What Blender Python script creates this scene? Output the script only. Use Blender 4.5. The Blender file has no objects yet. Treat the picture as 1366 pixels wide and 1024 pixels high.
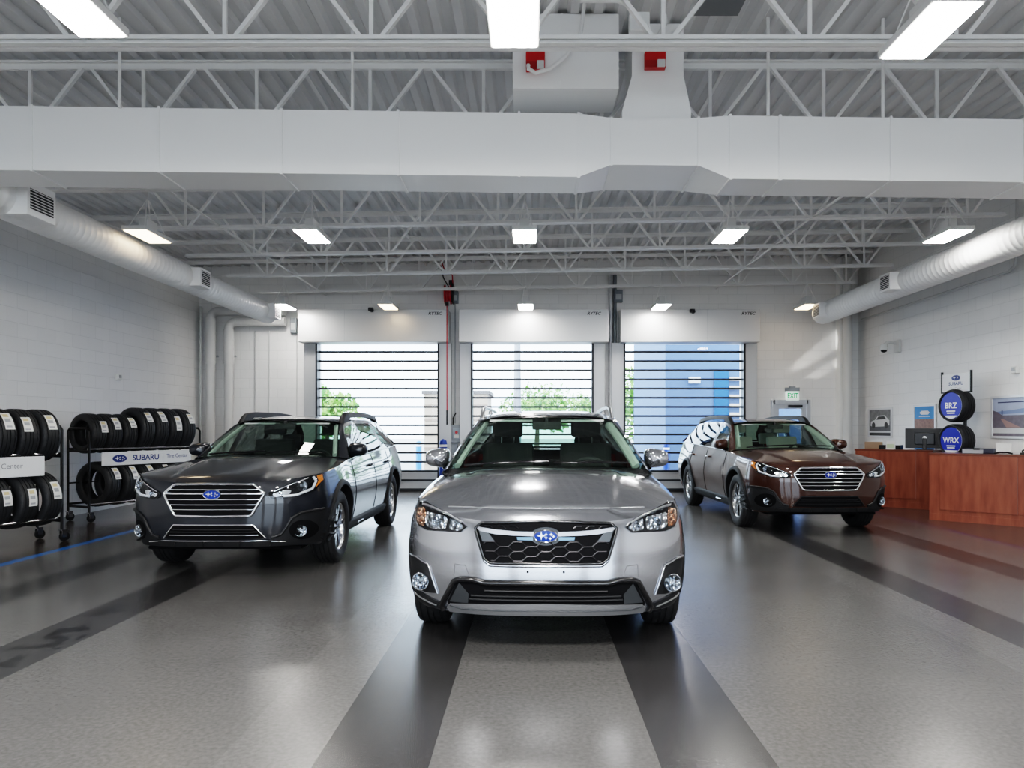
import bpy, bmesh, math, random
from math import sin, cos, pi, radians, sqrt, atan2
from mathutils import Vector, Matrix
from mathutils.bvhtree import BVHTree
from mathutils.geometry import delaunay_2d_cdt
random.seed(7)
SC = bpy.context.scene
COL = SC.collection

# ------------------------------------------------------------------ materials
def N(nt, kind, **kw):
    n = nt.nodes.new(kind)
    for k, v in kw.items():
        if k in n.inputs: n.inputs[k].default_value = v
        else: setattr(n, k, v)
    return n
MATS = {}
def mat(name, col=(.8, .8, .8), rough=.5, metal=0., coat=0., emit=None, est=0., noise=0., nscale=20., bump=0., bscale=60., spec=.5, coat_rough=.03, trans=0.):
    if name in MATS: return MATS[name]
    m = bpy.data.materials.new(name); m.use_nodes = True; MATS[name] = m
    nt = m.node_tree; b = nt.nodes['Principled BSDF']
    c = tuple(col) + (1,)
    b.inputs['Base Color'].default_value = c
    b.inputs['Roughness'].default_value = rough
    b.inputs['Metallic'].default_value = metal
    b.inputs['Coat Weight'].default_value = coat
    b.inputs['Coat Roughness'].default_value = coat_rough
    b.inputs['Specular IOR Level'].default_value = spec
    b.inputs['Transmission Weight'].default_value = trans
    if emit:
        b.inputs['Emission Color'].default_value = tuple(emit) + (1,)
        b.inputs['Emission Strength'].default_value = est
    if noise or bump:
        tc = N(nt, 'ShaderNodeTexCoord')
    if noise:
        t = N(nt, 'ShaderNodeTexNoise'); t.inputs['Scale'].default_value = nscale; t.inputs['Detail'].default_value = 4
        nt.links.new(tc.outputs['Object'], t.inputs['Vector'])
        r = N(nt, 'ShaderNodeMapRange'); r.inputs['To Min'].default_value = 1 - noise; r.inputs['To Max'].default_value = 1 + noise
        nt.links.new(t.outputs['Fac'], r.inputs['Value'])
        mx = N(nt, 'ShaderNodeMix', data_type='RGBA', blend_type='MULTIPLY'); mx.inputs[0].default_value = 1
        mx.inputs[6].default_value = c
        nt.links.new(r.outputs['Result'], mx.inputs[7]); nt.links.new(mx.outputs[2], b.inputs['Base Color'])
    if bump:
        t2 = N(nt, 'ShaderNodeTexNoise'); t2.inputs['Scale'].default_value = bscale; t2.inputs['Detail'].default_value = 3
        nt.links.new(tc.outputs['Object'], t2.inputs['Vector'])
        bp = N(nt, 'ShaderNodeBump'); bp.inputs['Strength'].default_value = bump; bp.inputs['Distance'].default_value = .01
        nt.links.new(t2.outputs['Fac'], bp.inputs['Height']); nt.links.new(bp.outputs['Normal'], b.inputs['Normal'])
    return m
def glass_mat(name, tint=(.6, .7, .65), refl=1.45, rough=0.):
    if name in MATS: return MATS[name]
    m = bpy.data.materials.new(name); m.use_nodes = True; MATS[name] = m
    nt = m.node_tree; nt.nodes.remove(nt.nodes['Principled BSDF']); o = nt.nodes['Material Output']
    tr = N(nt, 'ShaderNodeBsdfTransparent'); tr.inputs['Color'].default_value = tuple(tint) + (1,)
    gl = N(nt, 'ShaderNodeBsdfGlossy'); gl.inputs['Roughness'].default_value = rough
    fr = N(nt, 'ShaderNodeFresnel'); fr.inputs['IOR'].default_value = refl
    ge = N(nt, 'ShaderNodeNewGeometry'); mr = N(nt, 'ShaderNodeMapRange'); mr.inputs['To Min'].default_value = refl; mr.inputs['To Max'].default_value = 1 / refl   # thin pane: same reflection from both sides
    nt.links.new(ge.outputs['Backfacing'], mr.inputs['Value']); nt.links.new(mr.outputs['Result'], fr.inputs['IOR'])
    mx = N(nt, 'ShaderNodeMixShader')
    nt.links.new(fr.outputs[0], mx.inputs[0]); nt.links.new(tr.outputs[0], mx.inputs[1]); nt.links.new(gl.outputs[0], mx.inputs[2])
    nt.links.new(mx.outputs[0], o.inputs['Surface'])
    return m

# ------------------------------------------------------------------ objects
def tag(o, label=None, cat=None, group=None, kind=None):
    if label: o['label'] = label
    if cat: o['category'] = cat
    if group: o['group'] = group
    if kind: o['kind'] = kind
    return o
def empty(name, loc=(0, 0, 0), rz=0.):
    o = bpy.data.objects.new(name, None); COL.objects.link(o); o.location = loc; o.rotation_euler = (0, 0, rz)
    o.empty_display_size = .1
    return o
class MB:
    """collects geometry for ONE mesh object"""
    def __init__(s): s.v = []; s.f = []; s.m = []; s.cur = 0
    def add(s, vs, fs):
        b = len(s.v); s.v += [tuple(p) for p in vs]; s.f += [tuple(i + b for i in f) for f in fs]; s.m += [s.cur] * len(fs); return s
    def grid(s, P, flip=False, closeu=False):
        n, k = len(P), len(P[0]); vs = [p for row in P for p in row]; fs = []
        for i in range(n if closeu else n - 1):
            for j in range(k - 1):
                a = (i * k + j, ((i + 1) % n) * k + j, ((i + 1) % n) * k + j + 1, i * k + j + 1)
                fs.append(a[::-1] if flip else a)
        return s.add(vs, fs)
    def box(s, x0, x1, y0, y1, z0, z1, M=None):
        vs = [Vector((x, y, z)) for z in (z0, z1) for y in (y0, y1) for x in (x0, x1)]
        if M is not None: vs = [M @ p for p in vs]
        return s.add(vs, [(0, 2, 3, 1), (4, 5, 7, 6), (0, 1, 5, 4), (2, 6, 7, 3), (0, 4, 6, 2), (1, 3, 7, 5)])
    def cbox(s, c, d, M=None):
        return s.box(c[0] - d[0] / 2, c[0] + d[0] / 2, c[1] - d[1] / 2, c[1] + d[1] / 2, c[2] - d[2] / 2, c[2] + d[2] / 2, M)
    def bar(s, a, b, w, h=None, up=(0, 0, 1)):
        """square-section bar from a to b"""
        h = h or w; a, b = Vector(a), Vector(b); d = (b - a).normalized(); up = Vector(up)
        if abs(d.dot(up)) > .98: up = Vector((0, 1, 0))
        x = d.cross(up).normalized(); y = x.cross(d)
        vs = [p + x * sx * w / 2 + y * sy * h / 2 for p in (a, b) for sx, sy in ((-1, -1), (1, -1), (1, 1), (-1, 1))]
        return s.add(vs, [(0, 3, 2, 1), (4, 5, 6, 7), (0, 1, 5, 4), (1, 2, 6, 5), (2, 3, 7, 6), (3, 0, 4, 7)])
    def tube(s, pts, r, n=8, cap=True, closed=False, sx=1., up=None):
        """swept round tube; r number or list"""
        pts = [Vector(p) for p in pts]; k = len(pts); rings = []; prev = None
        for i, p in enumerate(pts):
            if closed: d = pts[(i + 1) % k] - pts[i - 1]
            else: d = pts[min(i + 1, k - 1)] - pts[max(i - 1, 0)]
            d.normalize()
            if up is not None: u = Vector(up) - d * d.dot(Vector(up))
            elif prev is None: u = d.orthogonal()
            else: u = prev - d * prev.dot(d)
            if u.length < 1e-6: u = d.orthogonal()
            u.normalize(); prev = u; w = d.cross(u); rr = r[i] if isinstance(r, (list, tuple)) else r
            rings.append([p + (u * cos(2 * pi * j / n) + w * sin(2 * pi * j / n) * sx) * rr for j in range(n)])
        vs = [q for R in rings for q in R]; fs = []
        for i in range(k if closed else k - 1):
            for j in range(n):
                a, b = i * n, ((i + 1) % k) * n
                fs.append((a + j, a + (j + 1) % n, b + (j + 1) % n, b + j))
        if cap and not closed:
            fs.append(tuple(range(n))[::-1]); fs.append(tuple((k - 1) * n + j for j in range(n)))
        return s.add(vs, fs)
    def lathe(s, prof, n=48, axis='x', c=(0, 0, 0), close=False):
        """prof: (axial, radius) pairs"""
        rows = []
        for i in range(n):
            a = 2 * pi * i / n; row = []
            for t, r in prof:
                p = (t, r * cos(a), r * sin(a)) if axis == 'x' else ((r * cos(a), t, r * sin(a)) if axis == 'y' else (r * cos(a), r * sin(a), t))
                row.append((p[0] + c[0], p[1] + c[1], p[2] + c[2]))
            rows.append(row)
        return s.grid(rows, closeu=True, flip=(axis == 'y'))
    def cyl(s, a, b, r, n=16): return s.tube([a, b], r, n)
    def disc(s, c, r, n=24, normal=(0, -1, 0), ry=None):
        nrm = Vector(normal).normalized(); u = Vector((0, 0, 1)).cross(nrm)
        if u.length < 1e-4: u = Vector((1, 0, 0))
        u.normalize(); w = nrm.cross(u); c = Vector(c); ry = ry or r
        return s.add([c + u * cos(2 * pi * j / n) * r + w * sin(2 * pi * j / n) * ry for j in range(n)], [tuple(range(n))])
    def prism(s, poly, d0, d1, frame):
        """poly 2D extruded; frame(u,v,d)->3D"""
        n = len(poly)
        vs = [frame(u, v, d0) for u, v in poly] + [frame(u, v, d1) for u, v in poly]
        fs = [tuple(range(n))[::-1], tuple(range(n, 2 * n))] + [(i, (i + 1) % n, n + (i + 1) % n, n + i) for i in range(n)]
        return s.add(vs, fs)
    def build(s, name, mats, parent=None, smooth=False, angle=40, bevel=0., fixn=False):
        me = bpy.data.meshes.new(name); me.from_pydata(s.v, [], s.f)
        for m in (mats if isinstance(mats, (list, tuple)) else [mats]): me.materials.append(m)
        if any(s.m): me.polygons.foreach_set('material_index', s.m)
        if fixn or bevel:
            bm = bmesh.new(); bm.from_mesh(me)
            if fixn: bmesh.ops.remove_doubles(bm, verts=bm.verts, dist=1e-5)
            bmesh.ops.recalc_face_normals(bm, faces=bm.faces)
            if bevel:
                es = [e for e in bm.edges if len(e.link_faces) == 2 and e.calc_face_angle(0) > .6]
                bmesh.ops.bevel(bm, geom=es, offset=bevel, segments=2, affect='EDGES', profile=.6)
            bm.to_mesh(me); bm.free()
        me.update()
        if smooth:
            me.polygons.foreach_set('use_smooth', [True] * len(me.polygons))
            if angle: me.set_sharp_from_angle(angle=radians(angle))
        o = bpy.data.objects.new(name, me); COL.objects.link(o)
        if parent: o.parent = parent
        return o
def copy_tree(o, parent=None):
    c = o.copy(); COL.objects.link(c)
    if parent: c.parent = parent
    for ch in list(o.children): copy_tree(ch, c)
    return c
def text_geo(body, size=1., extrude=.0, align='CENTER', bold=False, spacing=1., sx=1.):
    """verts, faces of lettering in its own XY plane"""
    cu = bpy.data.curves.new('lettering', 'FONT'); cu.body = body; cu.size = size; cu.extrude = extrude
    cu.align_x = align; cu.align_y = 'CENTER'; cu.resolution_u = 3; cu.space_character = spacing
    if bold: cu.offset = size * .022
    ob = bpy.data.objects.new('lettering', cu); COL.objects.link(ob)
    dg = bpy.context.evaluated_depsgraph_get(); dg.update()
    me = ob.evaluated_get(dg).to_mesh()
    vs = [(v.co.x * sx, v.co.y, v.co.z) for v in me.vertices]; fs = [tuple(p.vertices) for p in me.polygons]
    ob.evaluated_get(dg).to_mesh_clear(); bpy.data.objects.remove(ob); bpy.data.curves.remove(cu)
    return vs, fs
def add_text(mb, body, size, M, **kw):
    vs, fs = text_geo(body, size, **kw)
    mb.add([M @ Vector(v) for v in vs], fs); return mb
def frame_m(o, u, v):
    """matrix taking text XY plane to origin o, right u, up v"""
    u, v = Vector(u).normalized(), Vector(v).normalized(); w = u.cross(v)
    m = Matrix((u, v, w)).transposed().to_4x4(); m.translation = Vector(o); return m
def sp(pts):
    """monotone cubic through (x,y) pairs"""
    xs = [p[0] for p in pts]; ys = [p[1] for p in pts]; n = len(xs)
    d = [(ys[i + 1] - ys[i]) / (xs[i + 1] - xs[i]) for i in range(n - 1)]
    m = [d[0]] + [(0 if d[i - 1] * d[i] <= 0 else 2 * d[i - 1] * d[i] / (d[i - 1] + d[i])) for i in range(1, n - 1)] + [d[-1]]
    def f(x):
        if x <= xs[0]: return ys[0]
        if x >= xs[-1]: return ys[-1]
        i = 0
        while xs[i + 1] < x: i += 1
        h = xs[i + 1] - xs[i]; t = (x - xs[i]) / h
        return (2 * t**3 - 3 * t**2 + 1) * ys[i] + (t**3 - 2 * t**2 + t) * h * m[i] + (-2 * t**3 + 3 * t**2) * ys[i + 1] + (t**3 - t**2) * h * m[i + 1]
    return f
def sp3(pts):
    """pts: list of (t, (x,y,z))"""
    fs = [sp([(t, p[k]) for t, p in pts]) for k in range(3)]
    return lambda t: Vector((fs[0](t), fs[1](t), fs[2](t)))
def lerp(a, b, t): return a + (b - a) * t
def sstep(a, b, x):
    t = max(0, min(1, (x - a) / (b - a))); return t * t * (3 - 2 * t)
def inside(p, poly):
    r = False; n = len(poly)
    for i in range(n):
        a, b = poly[i], poly[i - 1]
        if (a[1] > p[1]) != (b[1] > p[1]) and p[0] < (b[0] - a[0]) * (p[1] - a[1]) / (b[1] - a[1]) + a[0]: r = not r
    return r
def resample(poly, step, closed=True):
    out = []; n = len(poly)
    for i in range(n if closed else n - 1):
        a, b = Vector(poly[i]), Vector(poly[(i + 1) % n]); k = max(1, int((b - a).length / step + .5))
        out += [tuple(a.lerp(b, j / k)) for j in range(k)]
    if not closed: out.append(tuple(poly[-1]))
    return out
def rounded(poly, r, seg=4):
    """round the corners of a 2D polygon"""
    out = []; n = len(poly)
    for i in range(n):
        p, a, b = Vector(poly[i]), Vector(poly[i - 1]), Vector(poly[(i + 1) % n])
        ra = min(r, (a - p).length * .45); rb = min(r, (b - p).length * .45)
        q0 = p + (a - p).normalized() * ra; q1 = p + (b - p).normalized() * rb
        for k in range(seg + 1):
            t = k / seg; out.append(tuple((1 - t)**2 * q0 + 2 * t * (1 - t) * p + t * t * q1))
    return out
def mirror(half):
    """half outline on x>=0 listed centre-to-centre -> closed symmetric outline"""
    return list(half) + [(-x, z) for x, z in reversed(half) if x > 1e-4]
# ------------------------------------------------------------------ cars
# car space: x across, y backwards (nose at negative y), z up; origin on the floor under the front axle
HATCH = dict(W=.895, yf=[(.20, -.80), (.27, -.862), (.33, -.875), (.47, -.895), (.57, -.888), (.70, -.878), (.80, -.862), (.92, -.80)],
    Wz=[(.2, .90), (.33, .965), (.5, .99), (.62, 1.), (.75, .99), (.9, .938), (1.05, .90), (1.2, .87)],
    y0=-.40, nn=3.0, nm=2.0, zc=[(0, .80), (.06, .845), (.15, .885), (.4, .968), (.75, 1.035), (1, 1.062)], ze=[(0, .905), (.5, .955), (1, 1.0)],
    yc=.20, yA=.50, side=[(.5, 1.0), (1.4, 1.035), (2.4, 1.075), (3.0, 1.10), (3.6, 1.12)], taper=[(-.5, .985), (0, 1), (.5, .985), (1.4, .985), (2.6, 1.), (3.1, .97), (3.6, .9)],
    yr=[(.2, 3.42), (.35, 3.52), (.6, 3.54), (.9, 3.52), (1.12, 3.44)], y1=3.1, zb=[(0, .252), (.75, .256), (1.0, .25)], sill=.25,
    ws=dict(bx=.765, bz=1.075, tx=.56, ty=1.0, tz=1.455), se=[(0, (.812, .50, 1.0)), (.18, (.70, .80, 1.22)), (.36, (.605, 1.10, 1.405)), (.5, (.60, 1.6, 1.46)), (.66, (.595, 2.25, 1.452)), (.82, (.585, 2.92, 1.40)), (.92, (.62, 3.2, 1.26)), (1, (.74, 3.40, 1.115))],
    zr=[(1.0, 1.465), (1.25, 1.495), (1.7, 1.515), (2.3, 1.505), (3.1, 1.445)], yrr=3.06, wb=2.665, R=.345, arch=.405, tw=.225, track=.775, ridge=(.40, .56))
WAGON = dict(W=.92, yf=[(.20, -.82), (.27, -.90), (.35, -.935), (.5, -.95), (.66, -.95), (.80, -.935), (.87, -.915), (.97, -.85)],
    Wz=[(.2, .88), (.33, .938), (.45, .972), (.56, .992), (.66, 1.), (.76, .992), (.9, .96), (1.05, .91), (1.2, .87)],
    y0=-.42, nn=3.2, nm=2.0, zc=[(0, .865), (.05, .893), (.15, .922), (.4, .975), (.75, 1.035), (1, 1.06)], ze=[(0, .935), (.5, .975), (1, 1.015)],
    yc=.22, yA=.52, side=[(.52, 1.015), (1.4, 1.04), (2.4, 1.07), (3.1, 1.085), (3.9, 1.10)], taper=[(-.5, .985), (0, 1), (.5, .985), (1.4, .985), (2.7, 1.), (3.3, .98), (3.9, .92)],
    yr=[(.2, 3.70), (.35, 3.82), (.6, 3.84), (.9, 3.82), (1.12, 3.76)], y1=3.35, zb=[(0, .30), (.75, .29), (1.0, .26)], sill=.27,
    ws=dict(bx=.755, bz=1.075, tx=.575, ty=1.03, tz=1.445), se=[(0, (.835, .52, 1.015)), (.18, (.725, .82, 1.225)), (.36, (.63, 1.12, 1.40)), (.5, (.625, 1.6, 1.45)), (.66, (.62, 2.3, 1.455)), (.80, (.61, 3.02, 1.42)), (.92, (.65, 3.4, 1.28)), (1, (.77, 3.68, 1.10))],
    zr=[(1.0, 1.455), (1.25, 1.482), (1.7, 1.503), (2.4, 1.503), (3.3, 1.455)], yrr=3.28, wb=2.745, R=.36, arch=.425, tw=.225, track=.785, ridge=(.42, .58))

class Shell:
    """the painted skin of a car as sampled surfaces"""
    def __init__(s, P):
        s.P = P; s.yf = sp(P['yf']); s.Wz = sp(P['Wz']); s.tap = sp(P['taper']); s.zc = sp(P['zc']); s.ze = sp(P['ze'])
        s.sd = sp(P['side']); s.yr = sp(P['yr']); s.zr = sp(P['zr']); s.SE = sp3(P['se']); s.zbn = sp(P['zb'])
    def W(s, y, z): return s.P['W'] * s.tap(y) * s.Wz(z)
    def G(s, u): return u**3
    def belt_pt(s, seg, t, r):
        P = s.P
        if seg == 0:
            q = (sin(t))**(2 / P['nn']); zt = lerp(s.zc(0), s.ze(0), s.G(q)); zb = s.zbn(q); z = lerp(zb, zt, r)
            return Vector((s.W(P['y0'], z) * q, P['y0'] - (P['y0'] - s.yf(z)) * max(0, cos(t))**(2 / P['nm']), z))
        if seg == 1:
            y = t; zt = s.ze((y - P['y0']) / (P['yA'] - P['y0'])) if y < P['yA'] else s.sd(y)
            z = lerp(lerp(s.zbn(1), P['sill'], sstep(P['y0'], 0, y)), zt, r); return Vector((s.W(y, z), y, z))
        q = sin(t)**(2 / 4.5); z = lerp(lerp(P['sill'], .33, 1 - q), s.sd(P['y1'] + .2), r); z = lerp(P['sill'] + .06 * sstep(1, .6, q), s.sd(P['y1']), r)
        return Vector((s.W(P['y1'], z) * q, P['y1'] + (s.yr(z) - P['y1']) * max(0, cos(t))**(2 / 2.2), z))
    def columns(s):
        P = s.P; c = [(0, pi / 2 * (i / 44)) for i in range(44)]
        n = int((P['y1'] - P['y0']) / .022); c += [(1, lerp(P['y0'], P['y1'], i / n)) for i in range(n)]
        return c + [(2, pi / 2 * (1 - i / 24)) for i in range(25)]
    def hood_pt(s, u, w):
        P = s.P; zn = lerp(s.zc(0), s.ze(0), s.G(u)); f = Vector((s.W(P['y0'], zn) * u, P['y0'] - (P['y0'] - s.yf(zn)) * max(0, 1 - u**P['nn'])**(1 / P['nm'])))
        xb = s.W(P['yA'], P['ze'][-1][1]); b = Vector((xb * u, lerp(P['yc'], P['yA'], u**2.2)))
        # Coons correction along the fender line
        ys = lerp(P['y0'], P['yA'], w); side = Vector((s.W(ys, s.ze(w)), ys)); f1 = Vector((s.W(P['y0'], s.ze(0)), P['y0'])); b1 = Vector((xb, P['yA']))
        p = f.lerp(b, w) + (side - f1.lerp(b1, w)) * u
        z = lerp(s.zc(w), s.ze(w), s.G(u)); a, c = P['ridge']
        k = lerp(a, c, w); z += .014 * (1 - sstep(k - .05, k + .03, p.x)) * sstep(0, .12, w) * (1 - sstep(.85, 1, w))
        return Vector((p.x, p.y, z))
    def ws_pt(s, u, w):
        q = s.P['ws']; a = Vector((q['bx'] * u, s.P['yc'] + .03 + .20 * u * u, q['bz'] - .035 * u * u)); b = Vector((q['tx'] * u, q['ty'] + .10 * u * u, q['tz'] - .035 * u**3))
        p = a.lerp(b, w); k = sin(pi * w) * .018; return p + Vector((0, -k * .5, k))
    def roof_pt(s, u, w):
        P = s.P; q = P['ws']; E = s.SE(lerp(.36, .82, w)); f = Vector((q['tx'] * u, q['ty'] + .10 * u * u)); y = lerp(q['ty'] + .02 * u * u, P['yrr'], w)
        y = lerp(y, E.y, u**3); zz = s.zr(lerp(q['ty'], P['yrr'], w)); return Vector((E.x * u, y, lerp(zz, E.z, u**4)))
    def side_pt(s, t, v):
        """greenhouse side: t along, v up from belt to roof edge"""
        a = s.SE(t); P = s.P; m = s.lowy
        y = m(t)
        if t > .885:   # behind the quarter window the lower edge turns the rear corner
            k = (t - .885) / .115; b = s.belt_pt(2, pi / 2 * (1 - k * .62), 1.); b0 = s.belt_pt(1, min(m(.885), P['y1']), 1.); b = b0.lerp(b, k) if k < .5 else b
            return b.lerp(a, v)
        zt = s.sd(y) if y > P['yA'] else s.ze(1.); b = Vector((s.W(y, zt), y, zt))
        p = b.lerp(a, v); p.x += .012 * sin(pi * v); return p
    def lowmap(s):
        P = s.P; s.lowy = sp([(0, P['yA']), (.18, P['yA'] + .12), (.36, P['yA'] + .38), (.5, 1.58), (.66, 2.28), (.82, P['yrr'] - .1), (.92, P['y1']), (1, P['y1'] + .0001)])

def decal(bv, poly, off, step=.018, thick=.0, y0=-3, holes=None, fromx=False, taper=0.):
    """panel following the car's skin: poly in (x,z) seen from the nose (or (y,z) from the side); returns verts, faces"""
    pts = resample(poly, step); n = len(pts); xs = [p[0] for p in pts]; zs = [p[1] for p in pts]
    inn = []; x = min(xs) + step / 2
    while x < max(xs):
        z = min(zs) + step / 2
        while z < max(zs):
            if inside((x, z), pts) and min((x - p[0])**2 + (z - p[1])**2 for p in pts) > (step * .55)**2: inn.append((x, z))
            z += step
        x += step
    P2 = [Vector(p) for p in pts + inn]
    vo, eo, fo = delaunay_2d_cdt(P2, [(i, (i + 1) % n) for i in range(n)], [], 1, 1e-6)[:3]
    def proj(a, z, o):
        if fromx:
            h = bv.ray_cast(Vector((fromx * 3, a, z)), Vector((-fromx, 0, 0)))
            return (h[0] + Vector((fromx * o, 0, 0))) if h[0] else Vector((fromx * .88, a, z))
        for k in (1, .985, .97, .95, .92):
            h = bv.ray_cast(Vector((a * k, y0, z)), Vector((0, 1, 0)))
            if h[0]:
                nr = h[1] if h[1].y < 0 else -h[1]
                return h[0] + Vector((a * (1 - k), 0, 0)) + (Vector((0, -1, 0)) + nr * .8).normalized() * o
        return Vector((a, -.4, z))
    vs = [proj(p[0], p[1], off) for p in vo]; fs = [tuple(f) for f in fo]
    # orient outward
    want = Vector((fromx, 0, 0)) if fromx else Vector((0, -1, 0)); out = []
    for f in fs:
        a, b, c = (vs[i] for i in f[:3]); out.append(f if (b - a).cross(c - a).dot(want) > 0 else f[::-1])
    if thick:
        m = len(vs); ring = [min(range(m), key=lambda i: (vo[i][0] - p[0])**2 + (vo[i][1] - p[1])**2) for p in pts]
        base = [vs[i] - (want * thick) for i in ring]; vs = vs + base; k = len(ring)
        area = sum(pts[i - 1][0] * pts[i][1] - pts[i][0] * pts[i - 1][1] for i in range(k))
        for i in range(k):
            f = (ring[i], m + i, m + (i + 1) % k, ring[(i + 1) % k]); out.append(f if (area > 0) != bool(fromx and fromx < 0) else f[::-1])
    return vs, out
def onskin(bv, pts, off, y0=-3, fromx=False):
    r = []
    for a, z in pts:
        if fromx:
            h = bv.ray_cast(Vector((fromx * 3, a, z)), Vector((-fromx, 0, 0))); r.append(h[0] + Vector((fromx * off, 0, 0)) if h[0] else (r[-1].copy() if r else Vector((fromx * .88, a, z)))); continue
        h = None
        for k in (1, .985, .97, .95, .92):
            h = bv.ray_cast(Vector((a * k, y0, z)), Vector((0, 1, 0)))
            if h[0]:
                nr = h[1] if h[1].y < 0 else -h[1]
                r.append(h[0] + Vector((a * (1 - k), 0, 0)) + (Vector((0, -1, 0)) + nr * .8).normalized() * off); break
        else: r.append(r[-1].copy() if r else Vector((a, -.4, z)))
    return r
def clipline(a, b, poly, n=40):
    """pieces of segment a-b inside poly"""
    out = []; cur = []
    for i in range(n + 1):
        p = (lerp(a[0], b[0], i / n), lerp(a[1], b[1], i / n))
        if inside(p, poly): cur.append(p)
        elif cur:
            if len(cur) > 1: out.append(cur)
            cur = []
    if len(cur) > 1: out.append(cur)
    return out

def tyre_profile(R, w, rim):
    h = w / 2
    g = [(-h * .62, R), (-h * .60, R - .008), (-h * .54, R - .008), (-h * .52, R + .001), (-h * .22, R + .002), (-h * .20, R - .008), (-h * .13, R - .008), (-h * .11, R + .002)]
    tread = g + [(-a, r) for a, r in reversed(g)]
    sideL = [(-h * .70, rim), (-h * .86, rim + .012), (-h * .98, rim + .04), (-h, (R + rim) / 2), (-h * .96, R - .035), (-h * .86, R - .012), (-h * .76, R - .004)]
    return sideL + tread + [(-a, r) for a, r in reversed(sideL)]
def tyre_mesh(R, w, rim, n=72, blocks=True):
    mb = MB(); pr = tyre_profile(R, w, rim); rows = []
    for i in range(n):
        a = 2 * pi * i / n; row = []
        for t, r in pr:
            rr = r
            if blocks and r > R - .006 and abs(t) > w * .27 and i % 3 == 0: rr = r - .007
            row.append((t, rr * sin(a), rr * cos(a)))
        rows.append(row)
    return mb.grid(rows, closeu=True, flip=True)
def rim_mesh(R, kind, sgn):
    """alloy: sgn=+1 outer face toward +x"""
    mb = MB(); f = lambda x: x * sgn
    prof = [(-.09, R * .98), (-.085, R * .93), (.0, R * .90), (.06, R * .915), (.078, R * .96), (.086, R * 1.0), (.078, R * 1.02)]
    rows = [[(f(t), r * sin(2 * pi * i / 48), r * cos(2 * pi * i / 48)) for t, r in prof] for i in range(48)]
    mb.grid(rows, closeu=True, flip=sgn < 0)
    mb.cur = 1   # dark barrel disc behind the spokes
    mb.disc((f(-.02), 0, 0), R * .92, 40, (sgn, 0, 0))
    mb.cur = 0
    for k in range(5):
        a0 = 2 * pi * k / 5 + pi / 2
        for d in (-1, 1):      # twin spokes
            a1 = a0 + d * .10; a2 = a0 + d * .27
            def P(r, a, x): return Vector((f(x), r * cos(a), r * sin(a)))
            q = []
            for r, a, hw, x in ((R * .16, a1, .020, .060), (R * .5, lerp(a1, a2, .55), .017, .066), (R * .95, a2, .024, .070)):
                t = Vector((0, -sin(a), cos(a))); c = P(r, a, x); c2 = P(r, a, x - .035)
                q.append([c - t * hw, c + t * hw, c2 + t * hw * .8, c2 - t * hw * .8, c - t * hw])
            mb.grid(q, flip=sgn > 0)
    mb.lathe([(f(.02), R * .24), (f(.062), R * .23), (f(.066), R * .19), (f(.066), .0)], 24)
    return mb

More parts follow.
